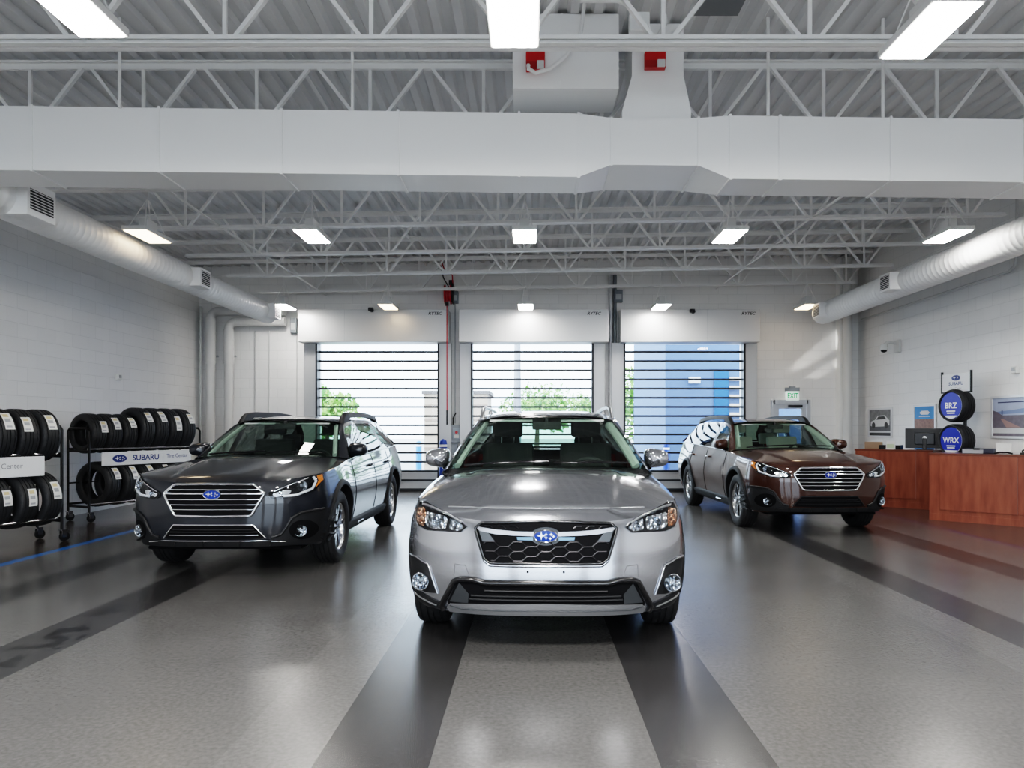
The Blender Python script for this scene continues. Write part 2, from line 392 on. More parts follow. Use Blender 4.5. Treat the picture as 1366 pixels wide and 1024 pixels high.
def make_car(P, name, label, paint, loc, rz, feat):
    root = empty(name, loc, rz); tag(root, label, 'car')
    S = Shell(P); S.lowmap(); cols = S.columns(); NR = 30
    K = dict(paint=paint, black=mat('gloss_black_trim', (.009, .009, .010), .2, coat=.3), plastic=mat('dark_grey_cladding', (.014, .0145, .016), .6, bump=.05, bscale=300, spec=.3),
        rubber=mat('tyre_rubber', (.016, .016, .017), .62, bump=.1, bscale=120), chrome=mat('car_chrome', (.82, .83, .85), .07, 1.), alloy=mat('machined_alloy', (.62, .63, .65), .22, 1.),
        dark=mat('dark_void', (.006, .006, .007), .7, spec=.08), glass=glass_mat('windscreen_glass', (.66, .78, .71), 1.5), tint=glass_mat('side_window_glass', (.22, .25, .25), 1.6),
        lens=glass_mat('lamp_lens', (.93, .95, .97), 1.5), refl=mat('lamp_reflector', (.85, .87, .9), .12, 1.), amber=mat('amber_lamp', (.75, .22, .03), .2, coat=1.), cabin=mat('cabin_trim', (.035, .035, .036), .8),
        blue=mat('badge_blue', (.006, .035, .26), .35, spec=.3), red=mat('tail_lamp_red', (.35, .01, .012), .15, coat=1.), seat=mat('seat_dark_fabric', (.032, .032, .034), .85), beige=mat('seat_ivory_leather', (.50, .48, .42), .6),
        grille=mat('grille_black', (.006, .006, .007), .6, spec=.08), liner=mat('pillar_liner', (.50, .52, .49), .8), silver=mat('satin_silver_trim', (.42, .43, .45), .3, .9))
    K.update(amber_f=amber_facet(), skid=mat('skid_silver', (.24, .245, .255), .4, .7), drl=mat('running_lamp_white', (.9, .92, .95), .2, .3, coat=1.), satinblack=mat('satin_black', (.016, .016, .017), .4, spec=.35), paint=paint)
    # --- belt sampled, arches cut
    B = [[S.belt_pt(sg, t, j / NR) for j in range(NR + 1)] for sg, t in cols]
    wc = [(0., P['R']), (P['wb'], P['R'])]; A = P['arch']
    cut = [[False] * (NR + 1) for _ in cols]
    for i, (sg, t) in enumerate(cols):
        for j in range(NR + 1):
            p = B[i][j]
            if p.x < P['W'] * .6: continue
            for cy, cz in wc:
                d = sqrt((p.y - cy)**2 + (p.z - cz)**2)
                if d < A: cut[i][j] = (cy, cz)
    C = [[p.copy() for p in r] for r in B]; cells = []
    for i in range(len(cols) - 1):
        for j in range(NR):
            q = [(i, j), (i + 1, j), (i + 1, j + 1), (i, j + 1)]; c = sum(bool(cut[a][b]) for a, b in q)
            if c == 4: continue
            cells.append((i, j))
            if c:
                for a, b in q:
                    if cut[a][b]:
                        cy, cz = cut[a][b]; p = C[a][b]; d = sqrt((p.y - cy)**2 + (p.z - cz)**2) or 1e-3
                        p.y = cy + (p.y - cy) * A / d; p.z = cz + (p.z - cz) * A / d
    def panel(nm, test, sides, mats=paint):
        mb = MB()
        for sx in sides:
            vid = {}; vs = []; fs = []
            for i, j in cells:
                ym = (B[i][j].y + B[i + 1][j].y) / 2
                if not test(ym, cols[i], B[i][j]): continue
                f = []
                for a, b in ((i, j), (i + 1, j), (i + 1, j + 1), (i, j + 1)):
                    if (a, b) not in vid: vid[(a, b)] = len(vs); p = C[a][b]; vs.append((p.x * sx, p.y, p.z))
                    f.append(vid[(a, b)])
                fs.append(tuple(f) if sx > 0 else tuple(f[::-1]))
            mb.add(vs, fs)
        o = mb.build(nm, mats, None, True, 35, fixn=False)
        bm = bmesh.new(); bm.from_mesh(o.data); bmesh.ops.remove_doubles(bm, verts=bm.verts, dist=1e-4); bmesh.ops.dissolve_degenerate(bm, edges=bm.edges, dist=1e-5); bm.to_mesh(o.data); bm.free()
        o.parent = root; return o
    d1, d2, d3 = feat.get('doors', (.56, 1.58, 2.42))
    isn = lambda y, c: c[0] == 0 or (c[0] == 1 and c[1] < P['y0'] + .06)
    panel('front_bumper', lambda y, c, p: isn(y, c), (1, -1))
    for sx in (1, -1):
        panel('front_fender', lambda y, c, p: not isn(y, c) and y < d1, (sx,))
        panel('front_door', lambda y, c, p: d1 <= y < d2, (sx,))
        panel('rear_door', lambda y, c, p: c[0] < 2 and d2 <= y < d3, (sx,))
        panel('rear_quarter_panel', lambda y, c, p: (c[0] == 1 and y >= d3), (sx,))
    panel('tailgate', lambda y, c, p: c[0] == 2, (1, -1))
    # --- hood, roof, windscreen
    def half(fn, nu, nv, flip=False):
        rows = []
        for i in range(-nu, nu + 1):
            u = i / nu; row = []
            for j in range(nv + 1):
                p = fn(abs(u), j / nv); row.append((p.x * (1 if u >= 0 else -1), p.y, p.z))
            rows.append(row)
        return MB().grid(rows, flip)
    hood = half(S.hood_pt, 34, 30); hood.build('bonnet', paint, root, True, 35)
    half(S.roof_pt, 16, 30).build('roof_panel', paint, root, True, 60)
    half(S.ws_pt, 20, 14).build('windscreen', K['glass'], root, True, 60)
    # cowl between bonnet and windscreen
    half(lambda u, w: S.hood_pt(u, 1).lerp(S.ws_pt(u, 0) + Vector((0, .03, .012)), w) - Vector((0, 0, .01)), 20, 2).build('cowl', K['black'], root, True)
    # header band along top of windscreen
    half(lambda u, w: S.ws_pt(u, lerp(.955, 1.0, w)) + Vector((0, -.003, .006)), 16, 2).build('windscreen_header', K['black'], root, True)
    # wipers
    for a, b in (((-.62, .02), (.02, .05)), ((.05, .02), (.62, .06))):
        pts = []
        for k in range(13):
            x = lerp(a[0], b[0], k / 12); w = lerp(a[1], b[1], k / 12); p = S.ws_pt(abs(x) / P['ws']['bx'], w); pts.append((x, p.y - .012, p.z + .016))
        MB().tube(pts, .009, 6).build('wiper', K['black'], root, True)
    def rearw(u, w):
        E = S.SE(lerp(.82, 1, w)); zt = lerp(S.zr(P['yrr']), S.sd(P['y1']) + .01, w)
        return Vector((E.x * u, E.y + (1 - u * u) * (.06 + .05 * sin(pi * w)), lerp(zt, E.z, u**4)))
    half(lambda u, w: rearw(u, lerp(0, .12, w)), 12, 3).build('rear_spoiler', paint, root, True)
    half(lambda u, w: rearw(u * .86, lerp(.12, .92, w)), 12, 8).build('rear_window', glass_mat('rear_window_glass', (.42, .55, .47), 1.5), root, True)
    half(lambda u, w: rearw(u, lerp(.92, 1, w)), 12, 3).build('tailgate_sill', paint, root, True)
    for sx in (1, -1):
        rows = [[Vector((sx * p.x, p.y, p.z)) for p in (rearw(lerp(.86, 1, v / 3), lerp(.12, .92, w / 8)) for w in range(9))] for v in range(4)]
        MB().grid(rows, sx < 0).build('rear_pillar', paint, root, True)
        # A pillar: between windscreen edge and greenhouse side curve
        rows = []
        for j in range(21):
            w = j / 20; a = S.ws_pt(1, w); t = .36 * w; e = S.SE(t); rows.append([Vector((sx * p.x, p.y, p.z)) for p in (a, a.lerp(e, .5) + Vector((.006, -.004, .006)), e)])
        MB().grid(rows, sx < 0).build('windscreen_pillar', paint, root, True)
        # greenhouse side
        NT, NV = 90, 10
        g = [[S.side_pt(i / NT, j / NV) for j in range(NV + 1)] for i in range(NT + 1)]
        def strip(nm, t0, t1, m, v0=0, v1=NV, dx=0.):
            a, b = int(t0 * NT), int(t1 * NT)
            rows = [[Vector((sx * (g[i][j].x + dx), g[i][j].y, g[i][j].z)) for j in range(v0, v1 + 1)] for i in range(a, b + 1)]
            return MB().grid(rows, sx < 0).build(nm, m, root, True, 60)
        tB0, tB1, tC0, tC1, tQ = feat.get('pillars', (.465, .495, .675, .70, .885))
        strip('front_side_window', .05, tB0, glass_mat('front_door_glass', (.55, .62, .58), 1.5), 0, 9); strip('centre_pillar', tB0, tB1, K['black'], 0, 9)
        strip('rear_side_window', tB1, tC0, K['tint'], 0, 9); strip('rear_door_pillar', tC0, tC1, K['black'], 0, 9)
        strip('quarter_window', tC1, tQ, K['tint'], 0, 9); strip('rear_side_pillar', tQ, 1, paint, 0, NV)
        strip('side_rail', .0, tQ, paint, 9, NV); strip('window_corner_trim', 0, .05, K['black'], 0, 9)
        pts = [Vector((sx * (p.x + .004), p.y, p.z + .004)) for p in (g[i][0] for i in range(4, int(tQ * NT)))]
        MB().tube(pts, .008, 6).build('window_sill_trim', feat.get('silltrim', K['black']), root, True)
        # shut lines
        for ds, (z0, z1) in ((d1, (.36, .985)), (d2, (.33, 1.03)), (d3, (.62, 1.06))):
            pts = [Vector((sx * (S.W(ds, z) + .0008), ds, z)) for z in [lerp(z0, z1, k / 16) for k in range(17)]]
            MB().tube(pts, .0045, 5).build('shut_line', K['dark'], root)
        # door handles
        for hy in (d2 - .17, d3 - .10):
            hz = 0.90; pts = [Vector((sx * (S.W(hy, hz) + o), hy + dy, hz + .01)) for dy, o in ((-.11, .0), (-.095, .028), (0, .034), (.075, .028), (.09, .0))]
            MB().tube(pts, [.012, .014, .015, .014, .012], 8, sx=.7).build('door_handle', feat.get('handle', paint), root, True)
        # cladding round the arches and along the sill
        for k, (cy, cz) in enumerate(wc):
            rows = []
            a0, a1 = (radians(-14), radians(196))
            for i in range(57):
                a = lerp(a0, a1, i / 56); row = []
                for rr, o in ((A - .004, -.10), (A - .004, .018), (A + .015, .022), (A + .038, .020), (A + .055, -.004)):
                    y, z = cy - rr * cos(a), cz + rr * sin(a); z = max(z, .245)
                    if y < P['y0'] - .0:   # wrap on to the bumper corner
                        yq = (P['y0'] - y) / (P['y0'] - S.yf(z)); x = S.W(P['y0'], z) * max(0, 1 - max(0, yq)**P['nm'])**(1 / P['nn'])
                    else: x = S.W(y, z)
                    row.append(Vector((sx * (x + o), y, z)))
                rows.append(row)
            MB().grid(rows, sx > 0).build('wheel_arch_trim', feat.get('archmat', K['plastic']), root, True, 50)
            # liner
            rows = [[Vector((sx * x, cy - (A + .005) * cos(pi * i / 24), cz + (A + .005) * sin(pi * i / 24))) for x in (.50, S.W(cy, .6) - .03)] for i in range(25)]
            mb = MB().grid(rows); mb.add([rows[i][0] for i in range(25)], [tuple(range(25))]); mb.build('arch_liner', K['dark'], root)
        y0s, y1s = A - .02, P['wb'] - A + .02
        rows = [[Vector((sx * (S.W(y, z) + o), y, z)) for z, o in ((.215, -.10), (.225, .0), (.25, .022), (.325, .026), (.355, .012), (.365, -.005))] for y in [lerp(y0s, y1s, k / 20) for k in range(21)]]
        MB().grid(rows, sx < 0).build('sill_cladding', K['plastic'], root, True, 50)
        # mirrors
        mm = feat['mirror']; mc = Vector(mm['c']); hx, hy, hz = mm['h']; rows = []
        for i in range(25):
            a = 2 * pi * i / 24; row = []
            for j in range(9):
                q = j / 8; sc = (.0, .55, .80, .93, 1.0, 1.0, .97, .93, .90)[j]; yy = (-1, -.92, -.7, -.4, 0, .4, .75, .95, 1)[j]
                ca, sa = cos(a), sin(a); ex = abs(ca)**.6 * (1 if ca > 0 else -1); ez = abs(sa)**.62 * (1 if sa > 0 else -1)
                row.append(Vector((sx * (mc.x + hx * sc * ex), mc.y + hy * yy + .05 * (ex * sc) * -.3, mc.z + hz * sc * ez * (1 - .16 * ex))))
            rows.append(row)
        mo = MB().grid(rows, sx > 0).build('door_mirror', paint, root, True, 50)
        mb = MB().add([Vector((sx * (mc.x + hx * .9 * cos(2 * pi * i / 20)), mc.y + hy * .985, mc.z + hz * .86 * sin(2 * pi * i / 20))) for i in range(20)], [tuple(range(20))]); mb.build('mirror_glass', K['chrome'], mo)
        MB().tube([(sx * (mc.x - hx * .55), mc.y + .01, mc.z - hz * .75), (sx * (mc.x - hx * 1.1), mc.y + .02, mc.z - hz * 1.15), (sx * (S.W(.66, 1.0) - .03), .66, 1.0)], [.035, .03, .04], 8).build('mirror_stalk', K['black'] if not mm.get('stalk') else paint, mo, True)
        # tail lamps
        rows = [[(sx * (S.W(y, z) * .985 + .006), y, z) for z in (.82, .9, 1.0, 1.06)] for y in (P['y1'] - .10, P['y1'] - .03, P['y1'] + .05)]
        rows.append([(sx * (S.W(P['y1'], z) * .90), P['y1'] + .17, z) for z in (.82, .9, 1.0, 1.06)])
        MB().grid(rows, sx < 0).build('tail_lamp', K['red'], root, True)
        # wheels
        for cy, cz in wc:
            R = P['R']; rr = .232
            w = rim_mesh(rr, 0, sx).build('wheel', [feat.get('rim', K['alloy']), K['dark']], root, True, 30); w.location = (sx * P['track'], cy, R)
            tyre_mesh(R, P['tw'], rr).build('tyre', K['rubber'], w, True, 30)
            MB().lathe([(.0, .05), (.0, .15), (.012, .15), (.012, .05)], 32).build('brake_disc', K['silver'], w)
            for k in range(5): MB().disc((sx * .068, .052 * cos(2 * pi * k / 5), .052 * sin(2 * pi * k / 5)), .011, 10, (sx, 0, 0)).build('wheel_nut', K['dark'], w)
    # roof rails
    for sx in (1, -1):
        if feat['rails'] == 'slim':
            pts = []; r = []
            for k in range(25):
                t = k / 24; E = S.SE(lerp(.37, .82, t)); h = .062 * min(1, sstep(-.01, .09, t), sstep(1.01, .9, t)); pts.append((sx * (E.x - .045), E.y, E.z + .02 + h)); r.append(.015)
            mb = MB().tube(pts, r, 8, sx=1.4)
            for t in (.0, .5, 1.): E = S.SE(lerp(.38, .81, t)); mb.tube([(sx * (E.x - .045), E.y, E.z - .01), (sx * (E.x - .045), E.y + (.03 if t < .5 else -.03 if t > .5 else 0), E.z + .065)], [.03, .016], 8)
            mb.build('roof_rail', K['silver'], root, True, 50)
        else:
            rows = []
            for k in range(41):
                t = k / 40; E = S.SE(lerp(.355, .84, t)); h = .085 * min(sstep(-.02, .14, t), sstep(1.02, .90, t)); b = E.z + .005
                gap = .035 * (sstep(.16, .24, t) * sstep(.93, .86, t)) ; x0 = E.x - .075; x1 = E.x - .015
                rows.append([Vector((sx * x, E.y, z)) for x, z in ((x0, b + gap), (x0 + .006, b + h), (x0 + .02, b + h + .012), (x1 - .015, b + h + .010), (x1 + .004, b + h - .008), (x1 + .012, b + gap - .005), (x0, b + gap))])
            MB().grid(rows, sx > 0).build('roof_rail', K['plastic'], root, True, 40)
    # underbody, cabin
    MB().box(-.70, .70, -.70, P['yr'][0][1] - .15, .24, .27).box(-.52, .52, -.5, P['wb'] + .6, .27, .55).build('underbody', K['dark'], root)
    mb = MB(); mb.box(-.74, .74, .52, 3.0, .52, .56); mb.box(-.74, .74, .42, .50, .5, .93)
    mb.build('cabin_floor', K['cabin'], root)
    for sx in (1, -1):
        rows = [[Vector((sx * (S.W(y, z) - .07), y, z)) for z in (.5, .7, .9, .99)] for y in [lerp(.62, P['y1'] - .02, k / 12) for k in range(13)]]
        MB().grid(rows, sx > 0).build('door_lining', K['cabin'], root, True)
    rows = [[(x, y, z) for x in (-.70, -.35, 0, .35, .70)] for y, z in ((.33, 1.015), (.50, 1.02), (.72, 1.0), (.80, .93), (.80, .75))]
    MB().grid(rows, True).build('dashboard', K['cabin'], root, True)
    mb = MB(); c = Vector((.36, .92, .93)); mb.tube([c + Vector((.185 * cos(a), .08 * sin(a) , .17 * sin(a))) for a in [2 * pi * k / 32 for k in range(32)]], .016, 8, closed=True)
    mb.tube([c + Vector((-.17, 0, 0)), c, c + Vector((.17, 0, 0))], .022, 8); mb.tube([c, c + Vector((0, -.15, -.06))], .03, 8); mb.build('steering_wheel', K['cabin'], root, True)
    sm = K['beige'] if feat.get('beige') else K['seat']
    def seat(x, y, w=.25, hb=.56, rests=(0,)):
        M = Matrix.Translation((x, y, .62)); mb = MB().cbox((0, .0, 0), (w * 2, .5, .16), M)
        M2 = Matrix.Translation((x, y + .26, .68)) @ Matrix.Rotation(radians(-14), 4, 'X'); mb.cbox((0, 0, hb / 2 - .01), (w * 1.9, .13, hb), M2)
        o = mb.build('seat', sm, root, True, 30, bevel=.045)
        M3 = Matrix.Translation((x, y + .26, .68)) @ Matrix.Rotation(radians(-10), 4, 'X')
        for hx in rests:
            MB().cbox((hx, 0.01, hb + .14), (.27, .10, .19), M3).build('headrest', sm, o, True, 30, bevel=.035)
            for q in (-.06, .06): MB().cyl(M3 @ Vector((hx + q, 0.01, hb - .06)), M3 @ Vector((hx + q, .01, hb + .10)), .008, 6).build('headrest_post', K['chrome'], o)
    seat(.36, 1.28); seat(-.36, 1.28); seat(0, 2.15, .62, .36, (-.42, .42))
    mb = MB(); mb.cbox((0, .95, 1.375), (.24, .03, .065)); mb.cbox((0, .97, 1.41), (.03, .05, .06)); mb.build('rear_view_mirror', K['cabin'], root, True, 30, bevel=.012)
    half(lambda u, w: S.roof_pt(u * .97, lerp(.02, .97, w)) - Vector((0, 0, .03)), 8, 10).build('headliner', K['liner'], root, True)
    for sx in (1, -1):
        mb = MB().cbox((sx * .3, 1.06, S.zr(1.1) - .06), (.36, .14, .015)); mb.build('sun_visor', K['liner'], root)
        mb = MB(); t = [S.ws_pt(.93, lerp(.10, .98, w / 8)) + Vector((0, .035, -.03)) for w in range(9)]; mb.tube([(sx * p.x, p.y, p.z) for p in t], .035, 6, sx=.6); mb.build('pillar_trim', K['liner'], root, True)
    # BVH of painted nose and bonnet for fittings
    vs, fs = [], []
    for sx in (1, -1):
        b = len(vs); vs += [Vector((p.x * sx, p.y, p.z)) for r in B for p in r]
        fs += [(b + i * (NR + 1) + j, b + (i + 1) * (NR + 1) + j, b + (i + 1) * (NR + 1) + j + 1, b + i * (NR + 1) + j + 1) for i in range(len(cols) - 1) for j in range(NR)]
    b = len(vs); vs += [Vector(p) for p in hood.v]; fs += [tuple(b + i for i in f) for f in hood.f]
    bv = BVHTree.FromPolygons(vs, fs)
    return root, S, bv, K
# ------------------------------------------------------------------ lamps, grilles, badges
def put(root, nm, vf, m, smooth=True, parent=None, angle=35):
    o = MB().add(*vf).build(nm, m, parent or root, smooth, angle); return o
def star(c, r, up=(0, 0, 1), ry=None, n=8):
    pts = []
    for k in range(n):
        rr = r if k % 2 == 0 else r * .26; a = pi / 2 + 2 * pi * k / n; pts.append((c[0] + rr * cos(a) * (1. if k % 4 == 0 else 1.), c[2] + rr * sin(a)))
    return pts
def badge(mb_parent, c, rx, rz, K, nrm_y=-1, M=None, thick=.012):
    """oval emblem: bright rim, blue field, one large and five small stars"""
    M = M or Matrix.Identity(4); n = 40
    def ring(s, d): return [M @ Vector((c[0] + rx * s * cos(2 * pi * i / n), c[1] - d, c[2] + (rz - rx * (1 - s)) * sin(2 * pi * i / n))) for i in range(n)]
    e = .9
    rows = [ring(1.0, -.01), ring(1.0, thick * .7), ring(.96, thick), ring(.92, thick * .9), ring(.90, thick * .6)]
    mb = MB(); mb.grid([[r[i] for r in rows] for i in range(n)], closeu=True, flip=True); o = mb.build('badge', K['chrome'], mb_parent, True, 50)
    rows = [ring(.91, thick * .62), ring(.6, thick * .8), ring(.3, thick * .88)]
    mb = MB(); mb.grid([[r[i] for r in rows] for i in range(n)], closeu=True, flip=True); mb.add(rows[-1], [tuple(range(n))[::-1]]); mb.build('badge_field', K['blue'], o, True, 60)
    for (sx, sz, r) in ((-.36, .08, .52), (.02, .30, .24), (.42, .30, .24), (.62, -.02, .24), (.36, -.34, .24), (.02, -.20, .24)):
        pts = star((c[0] + sx * rx, 0, c[2] + sz * rz), r * rz * 1.3)
        mb = MB().add([M @ Vector((x, c[1] - thick * 1.02, z)) for x, z in pts], [tuple(range(8))[::-1]]); mb.build('badge_star', K['chrome'], o)
    return o
def tubes(root, nm, bv, lines, off, r, m, parent=None, step=.02, n=8, sx=1.):
    mb = MB()
    for ln in lines: mb.tube(onskin(bv, resample(ln, step, False), off), r, n, sx=sx)
    return mb.build(nm, m, parent or root, True, 50)
def sym(ln, s): return [(x * s, z) for x, z in ln]
def round_lamp(root, nm, bv, x, z, r, K, sgn, parent=None, deep=.0, off=.012, face=(0, -1, 0)):
    p = onskin(bv, [(x, z)], off)[0]; f = Vector(face).normalized(); q = f.to_track_quat('Z', 'Y').to_matrix().to_4x4(); q.translation = p
    pr = [(r * 1.12, -.03), (r * 1.14, .0), (r * 1.06, .008), (r, .004), (r * .94, -.002)]
    mb = MB(); rows = [[q @ Vector((a * cos(2 * pi * i / 28), a * sin(2 * pi * i / 28), h)) for a, h in pr] for i in range(28)]; mb.grid(rows, closeu=True)
    o = mb.build(nm, K['chrome'], parent or root, True, 60)
    pr = [(r * .96, -.002), (r * .7, -.014), (r * .42, -.022), (r * .40, -.006), (r * .2, .0), (0, .001)]
    mb = MB(); rows = [[q @ Vector((a * cos(2 * pi * i / 28), a * sin(2 * pi * i / 28), h)) for a, h in pr] for i in range(28)]; mb.grid(rows, closeu=True); mb.build('lamp_bowl', K['facet'], o, True, 30)
    pr = [(r * .97, .003), (r * .6, .010), (0, .013)]
    mb = MB(); rows = [[q @ Vector((a * cos(2 * pi * i / 28), a * sin(2 * pi * i / 28), h)) for a, h in pr] for i in range(28)]; mb.grid(rows, closeu=True); mb.build('lamp_glass', K['lens'], o, True, 60)
    return o
def facet_mat():
    if 'faceted_reflector' in MATS: return MATS['faceted_reflector']
    m = mat('faceted_reflector', (.85, .88, .92), .08, 1.); nt = m.node_tree; b = nt.nodes['Principled BSDF']
    tc = N(nt, 'ShaderNodeTexCoord'); v = N(nt, 'ShaderNodeTexVoronoi'); v.inputs['Scale'].default_value = 42
    mp = N(nt, 'ShaderNodeMapping'); mp.inputs['Scale'].default_value = (1, .25, .6)
    nt.links.new(tc.outputs['Object'], mp.inputs['Vector']); nt.links.new(mp.outputs[0], v.inputs['Vector'])
    bp = N(nt, 'ShaderNodeBump'); bp.inputs['Strength'].default_value = 1; bp.inputs['Distance'].default_value = .03
    nt.links.new(v.outputs['Distance'], bp.inputs['Height']); nt.links.new(bp.outputs[0], b.inputs['Normal'])
    r = N(nt, 'ShaderNodeValToRGB'); r.color_ramp.elements[0].color = (.9, .93, .97, 1); r.color_ramp.elements[1].color = (.30, .32, .35, 1); r.color_ramp.elements[0].position = .25; r.color_ramp.elements[1].position = .75
    nt.links.new(v.outputs['Distance'], r.inputs[0]); nt.links.new(r.outputs[0], b.inputs['Base Color'])
    return m

def amber_facet():
    if 'amber_reflector' in MATS: return MATS['amber_reflector']
    m = mat('amber_reflector', (.7, .3, .12), .12, .9); nt = m.node_tree; b = nt.nodes['Principled BSDF']
    tc = N(nt, 'ShaderNodeTexCoord'); v = N(nt, 'ShaderNodeTexVoronoi'); v.inputs['Scale'].default_value = 55; nt.links.new(tc.outputs['Object'], v.inputs['Vector'])
    r = N(nt, 'ShaderNodeValToRGB'); r.color_ramp.elements[0].color = (.95, .62, .42, 1); r.color_ramp.elements[1].color = (.30, .08, .02, 1); r.color_ramp.elements[0].position = .15; r.color_ramp.elements[1].position = .7
    nt.links.new(v.outputs['Distance'], r.inputs[0]); nt.links.new(r.outputs[0], b.inputs['Base Color'])
    bp = N(nt, 'ShaderNodeBump'); bp.inputs['Strength'].default_value = 1; bp.inputs['Distance'].default_value = .03; nt.links.new(v.outputs['Distance'], bp.inputs['Height']); nt.links.new(bp.outputs[0], b.inputs['Normal']); return m

def fit_hatch(root, S, bv, K):
    K['facet'] = facet_mat(); D = lambda half, **kw: decal(bv, mirror(half), **kw)
    gr = [(0, .807), (.380, .797), (.417, .766), (.362, .592), (.328, .567), (0, .564)]
    g = put(root, 'grille', D(gr, off=.004, thick=.01), K['grille'])
    full = mirror(gr)
    mb = MB(); mb.tube(onskin(bv, resample(full, .02), .008), .009, 8, closed=True); mb.build('grille_surround', K['black'], g, True, 50)
    sill = [(.417, .750), (.362, .580), (.328, .553), (0, .549), (-.328, .553), (-.362, .580), (-.417, .750)]
    tubes(root, 'grille_lip', bv, [sill], .003, .010, K['paint'], g)
    # honeycomb insert below the wings
    region = mirror([(0, .690), (.37, .690), (.345, .594), (.318, .577), (0, .575)]); lines = []
    a, h = .080, .0275; row = 0; z = .580
    while z < .70:
        k = -6
        while k <= 6:
            cx = (k * 2 + (row % 2)) * a * 1.02; zz = z
            for p, q in (((cx - a * .32, zz), (cx + a * .32, zz)), ((cx + a * .32, zz), (cx + a * .70, zz + h)), ((cx - a * .32, zz), (cx - a * .70, zz + h))):
                lines += clipline(p, q, region, 12)
            k += 1
        z += h; row += 1
    tubes(root, 'grille_mesh', bv, lines, .010, .0042, mat('gunmetal_mesh', (.05, .05, .055), .3, .8), g, step=.05, n=5)
    top = mirror([(0, .795), (.365, .787), (.385, .772), (.27, .764), (.10, .755), (0, .752)])
    for sx in (1, -1):
        lines = []
        for cx in (.16, .235, .31):
            lines += [[(sx * cx, .768), (sx * (cx + .018), .781), (sx * (cx + .05), .781)]]
        tubes(root, 'upper_grille_mesh', bv, lines, .009, .0035, mat('gunmetal_mesh'), g, n=5)
        w = [(.070, .749), (.17, .751), (.28, .759), (.398, .774), (.404, .765), (.385, .750), (.30, .735), (.20, .728), (.070, .724)]
        put(root, 'grille_wing', decal(bv, sym(w, sx), .016, .014, thick=.014), mat('bright_satin_silver', (.26, .26, .275), .28, 1.), parent=g)
        w = [(.398, .762), (.335, .738), (.300, .694), (.372, .690)]
        put(root, 'grille_wing_end', decal(bv, sym(w, sx), .012, .014, thick=.01), mat('dark_satin', (.06, .065, .07), .35, .5), parent=g)
        w = [(.075, .719), (.17, .719), (.165, .702), (.075, .700)]
        put(root, 'grille_wing_accent', decal(bv, sym(w, sx), .013, .014, thick=.01), mat('blue_grey_accent', (.10, .17, .24), .25, .5), parent=g)
        # headlamp
        hp = [(.825, .850), (.80, .888), (.76, .893), (.715, .880), (.575, .838), (.512, .812), (.468, .772), (.508, .738), (.613, .738), (.724, .734), (.79, .752), (.815, .79)]
        hl = put(root, 'headlamp', decal(bv, sym(hp, sx), .003, .014, thick=.01), K['dark'])
        put(root, 'indicator', decal(bv, sym([(.806, .853), (.752, .868), (.735, .825), (.742, .757), (.786, .764), (.81, .80)], sx), .008, .012), K['amber_f'], parent=hl)
        put(root, 'main_reflector', decal(bv, sym(rounded([(.738, .845), (.600, .826), (.588, .80), (.597, .752), (.70, .748), (.735, .77)], .02), sx), .008, .012), K['facet'], parent=hl)
        put(root, 'beam_reflector', decal(bv, sym(rounded([(.577, .82), (.515, .797), (.483, .768), (.515, .747), (.577, .751)], .015), sx), .008, .012), K['facet'], parent=hl)
        round_lamp(root, 'beam_lamp', bv, sx * .655, .792, .030, K, sx, hl, off=.010); round_lamp(root, 'beam_lamp', bv, sx * .535, .775, .020, K, sx, hl, off=.010)
        tubes(root, 'headlamp_brow', bv, [sym([(.765, .880), (.70, .866), (.575, .832), (.50, .797)], sx)], .010, .007, K['silver'], hl)
        put(root, 'headlamp_lens', decal(bv, sym(hp, sx), .020, .016, thick=.016), K['lens'], parent=hl)
        # fog lamp pocket
        fp = [(.868, .548), (.80, .556), (.714, .527), (.655, .362), (.73, .352), (.845, .362)]
        f = put(root, 'fog_lamp_pocket', decal(bv, sym(fp, sx), .004, .016, thick=.01), K['plastic'])
        tubes(root, 'pocket_edge', bv, [sym([(.862, .553), (.80, .560), (.712, .530), (.652, .360)], sx)], .006, .006, K['paint'], f)
        round_lamp(root, 'fog_lamp', bv, sx * .742, .432, .048, K, sx, f, off=.052)
        # lower corner trim
        cp = [(.835, .350), (.80, .346), (.645, .308), (.618, .275), (.66, .262), (.80, .262), (.815, .262)]
        put(root, 'bumper_corner_trim', decal(bv, sym(cp, sx), .008, .016, thick=.02), K['plastic'])
        tubes(root, 'corner_trim_line', bv, [sym([(.83, .320), (.80, .314), (.66, .285)], sx)], .012, .005, K['silver'])
        tubes(root, 'tow_cover_line', bv, [sym([(.545, .48), (.541, .551), (.475, .547), (.452, .49)], sx)], .001, .0022, mat('seam_grey', (.12, .12, .13), .5))
        MB().disc(onskin(bv, [(sx * .105, .517)], .003)[0], .007, 10).build('bracket_plug', K['dark'], root)
    ip = [(0, .449), (.37, .443), (.44, .455), (.508, .452), (.530, .44), (.590, .318), (.585, .300), (.45, .318), (0, .330)]
    it = put(root, 'lower_intake', D(ip, off=.004, thick=.01), K['dark'])
    for z, x1, m_ in ((.405, .36, 'satinblack'), (.372, .44, 'plastic'), (.350, .45, 'plastic')): tubes(root, 'intake_bar', bv, [[(-x1, z), (x1, z)]], .010, .007, K[m_], it)
    fr = [(0, .455), (.36, .452), (.43, .468), (.51, .466), (.543, .452), (.612, .325), (.625, .29), (.612, .264)]
    tubes(root, 'intake_frame', bv, [[(-x, z) for x, z in reversed(fr[1:])] + fr], .012, .017, K['black'], it, n=10)
    for sx in (1, -1):
        put(root, 'intake_cheek', decal(bv, sym([(.512, .444), (.575, .322), (.46, .322), (.455, .38)], sx), .007, .016), mat('dark_satin'), parent=it)
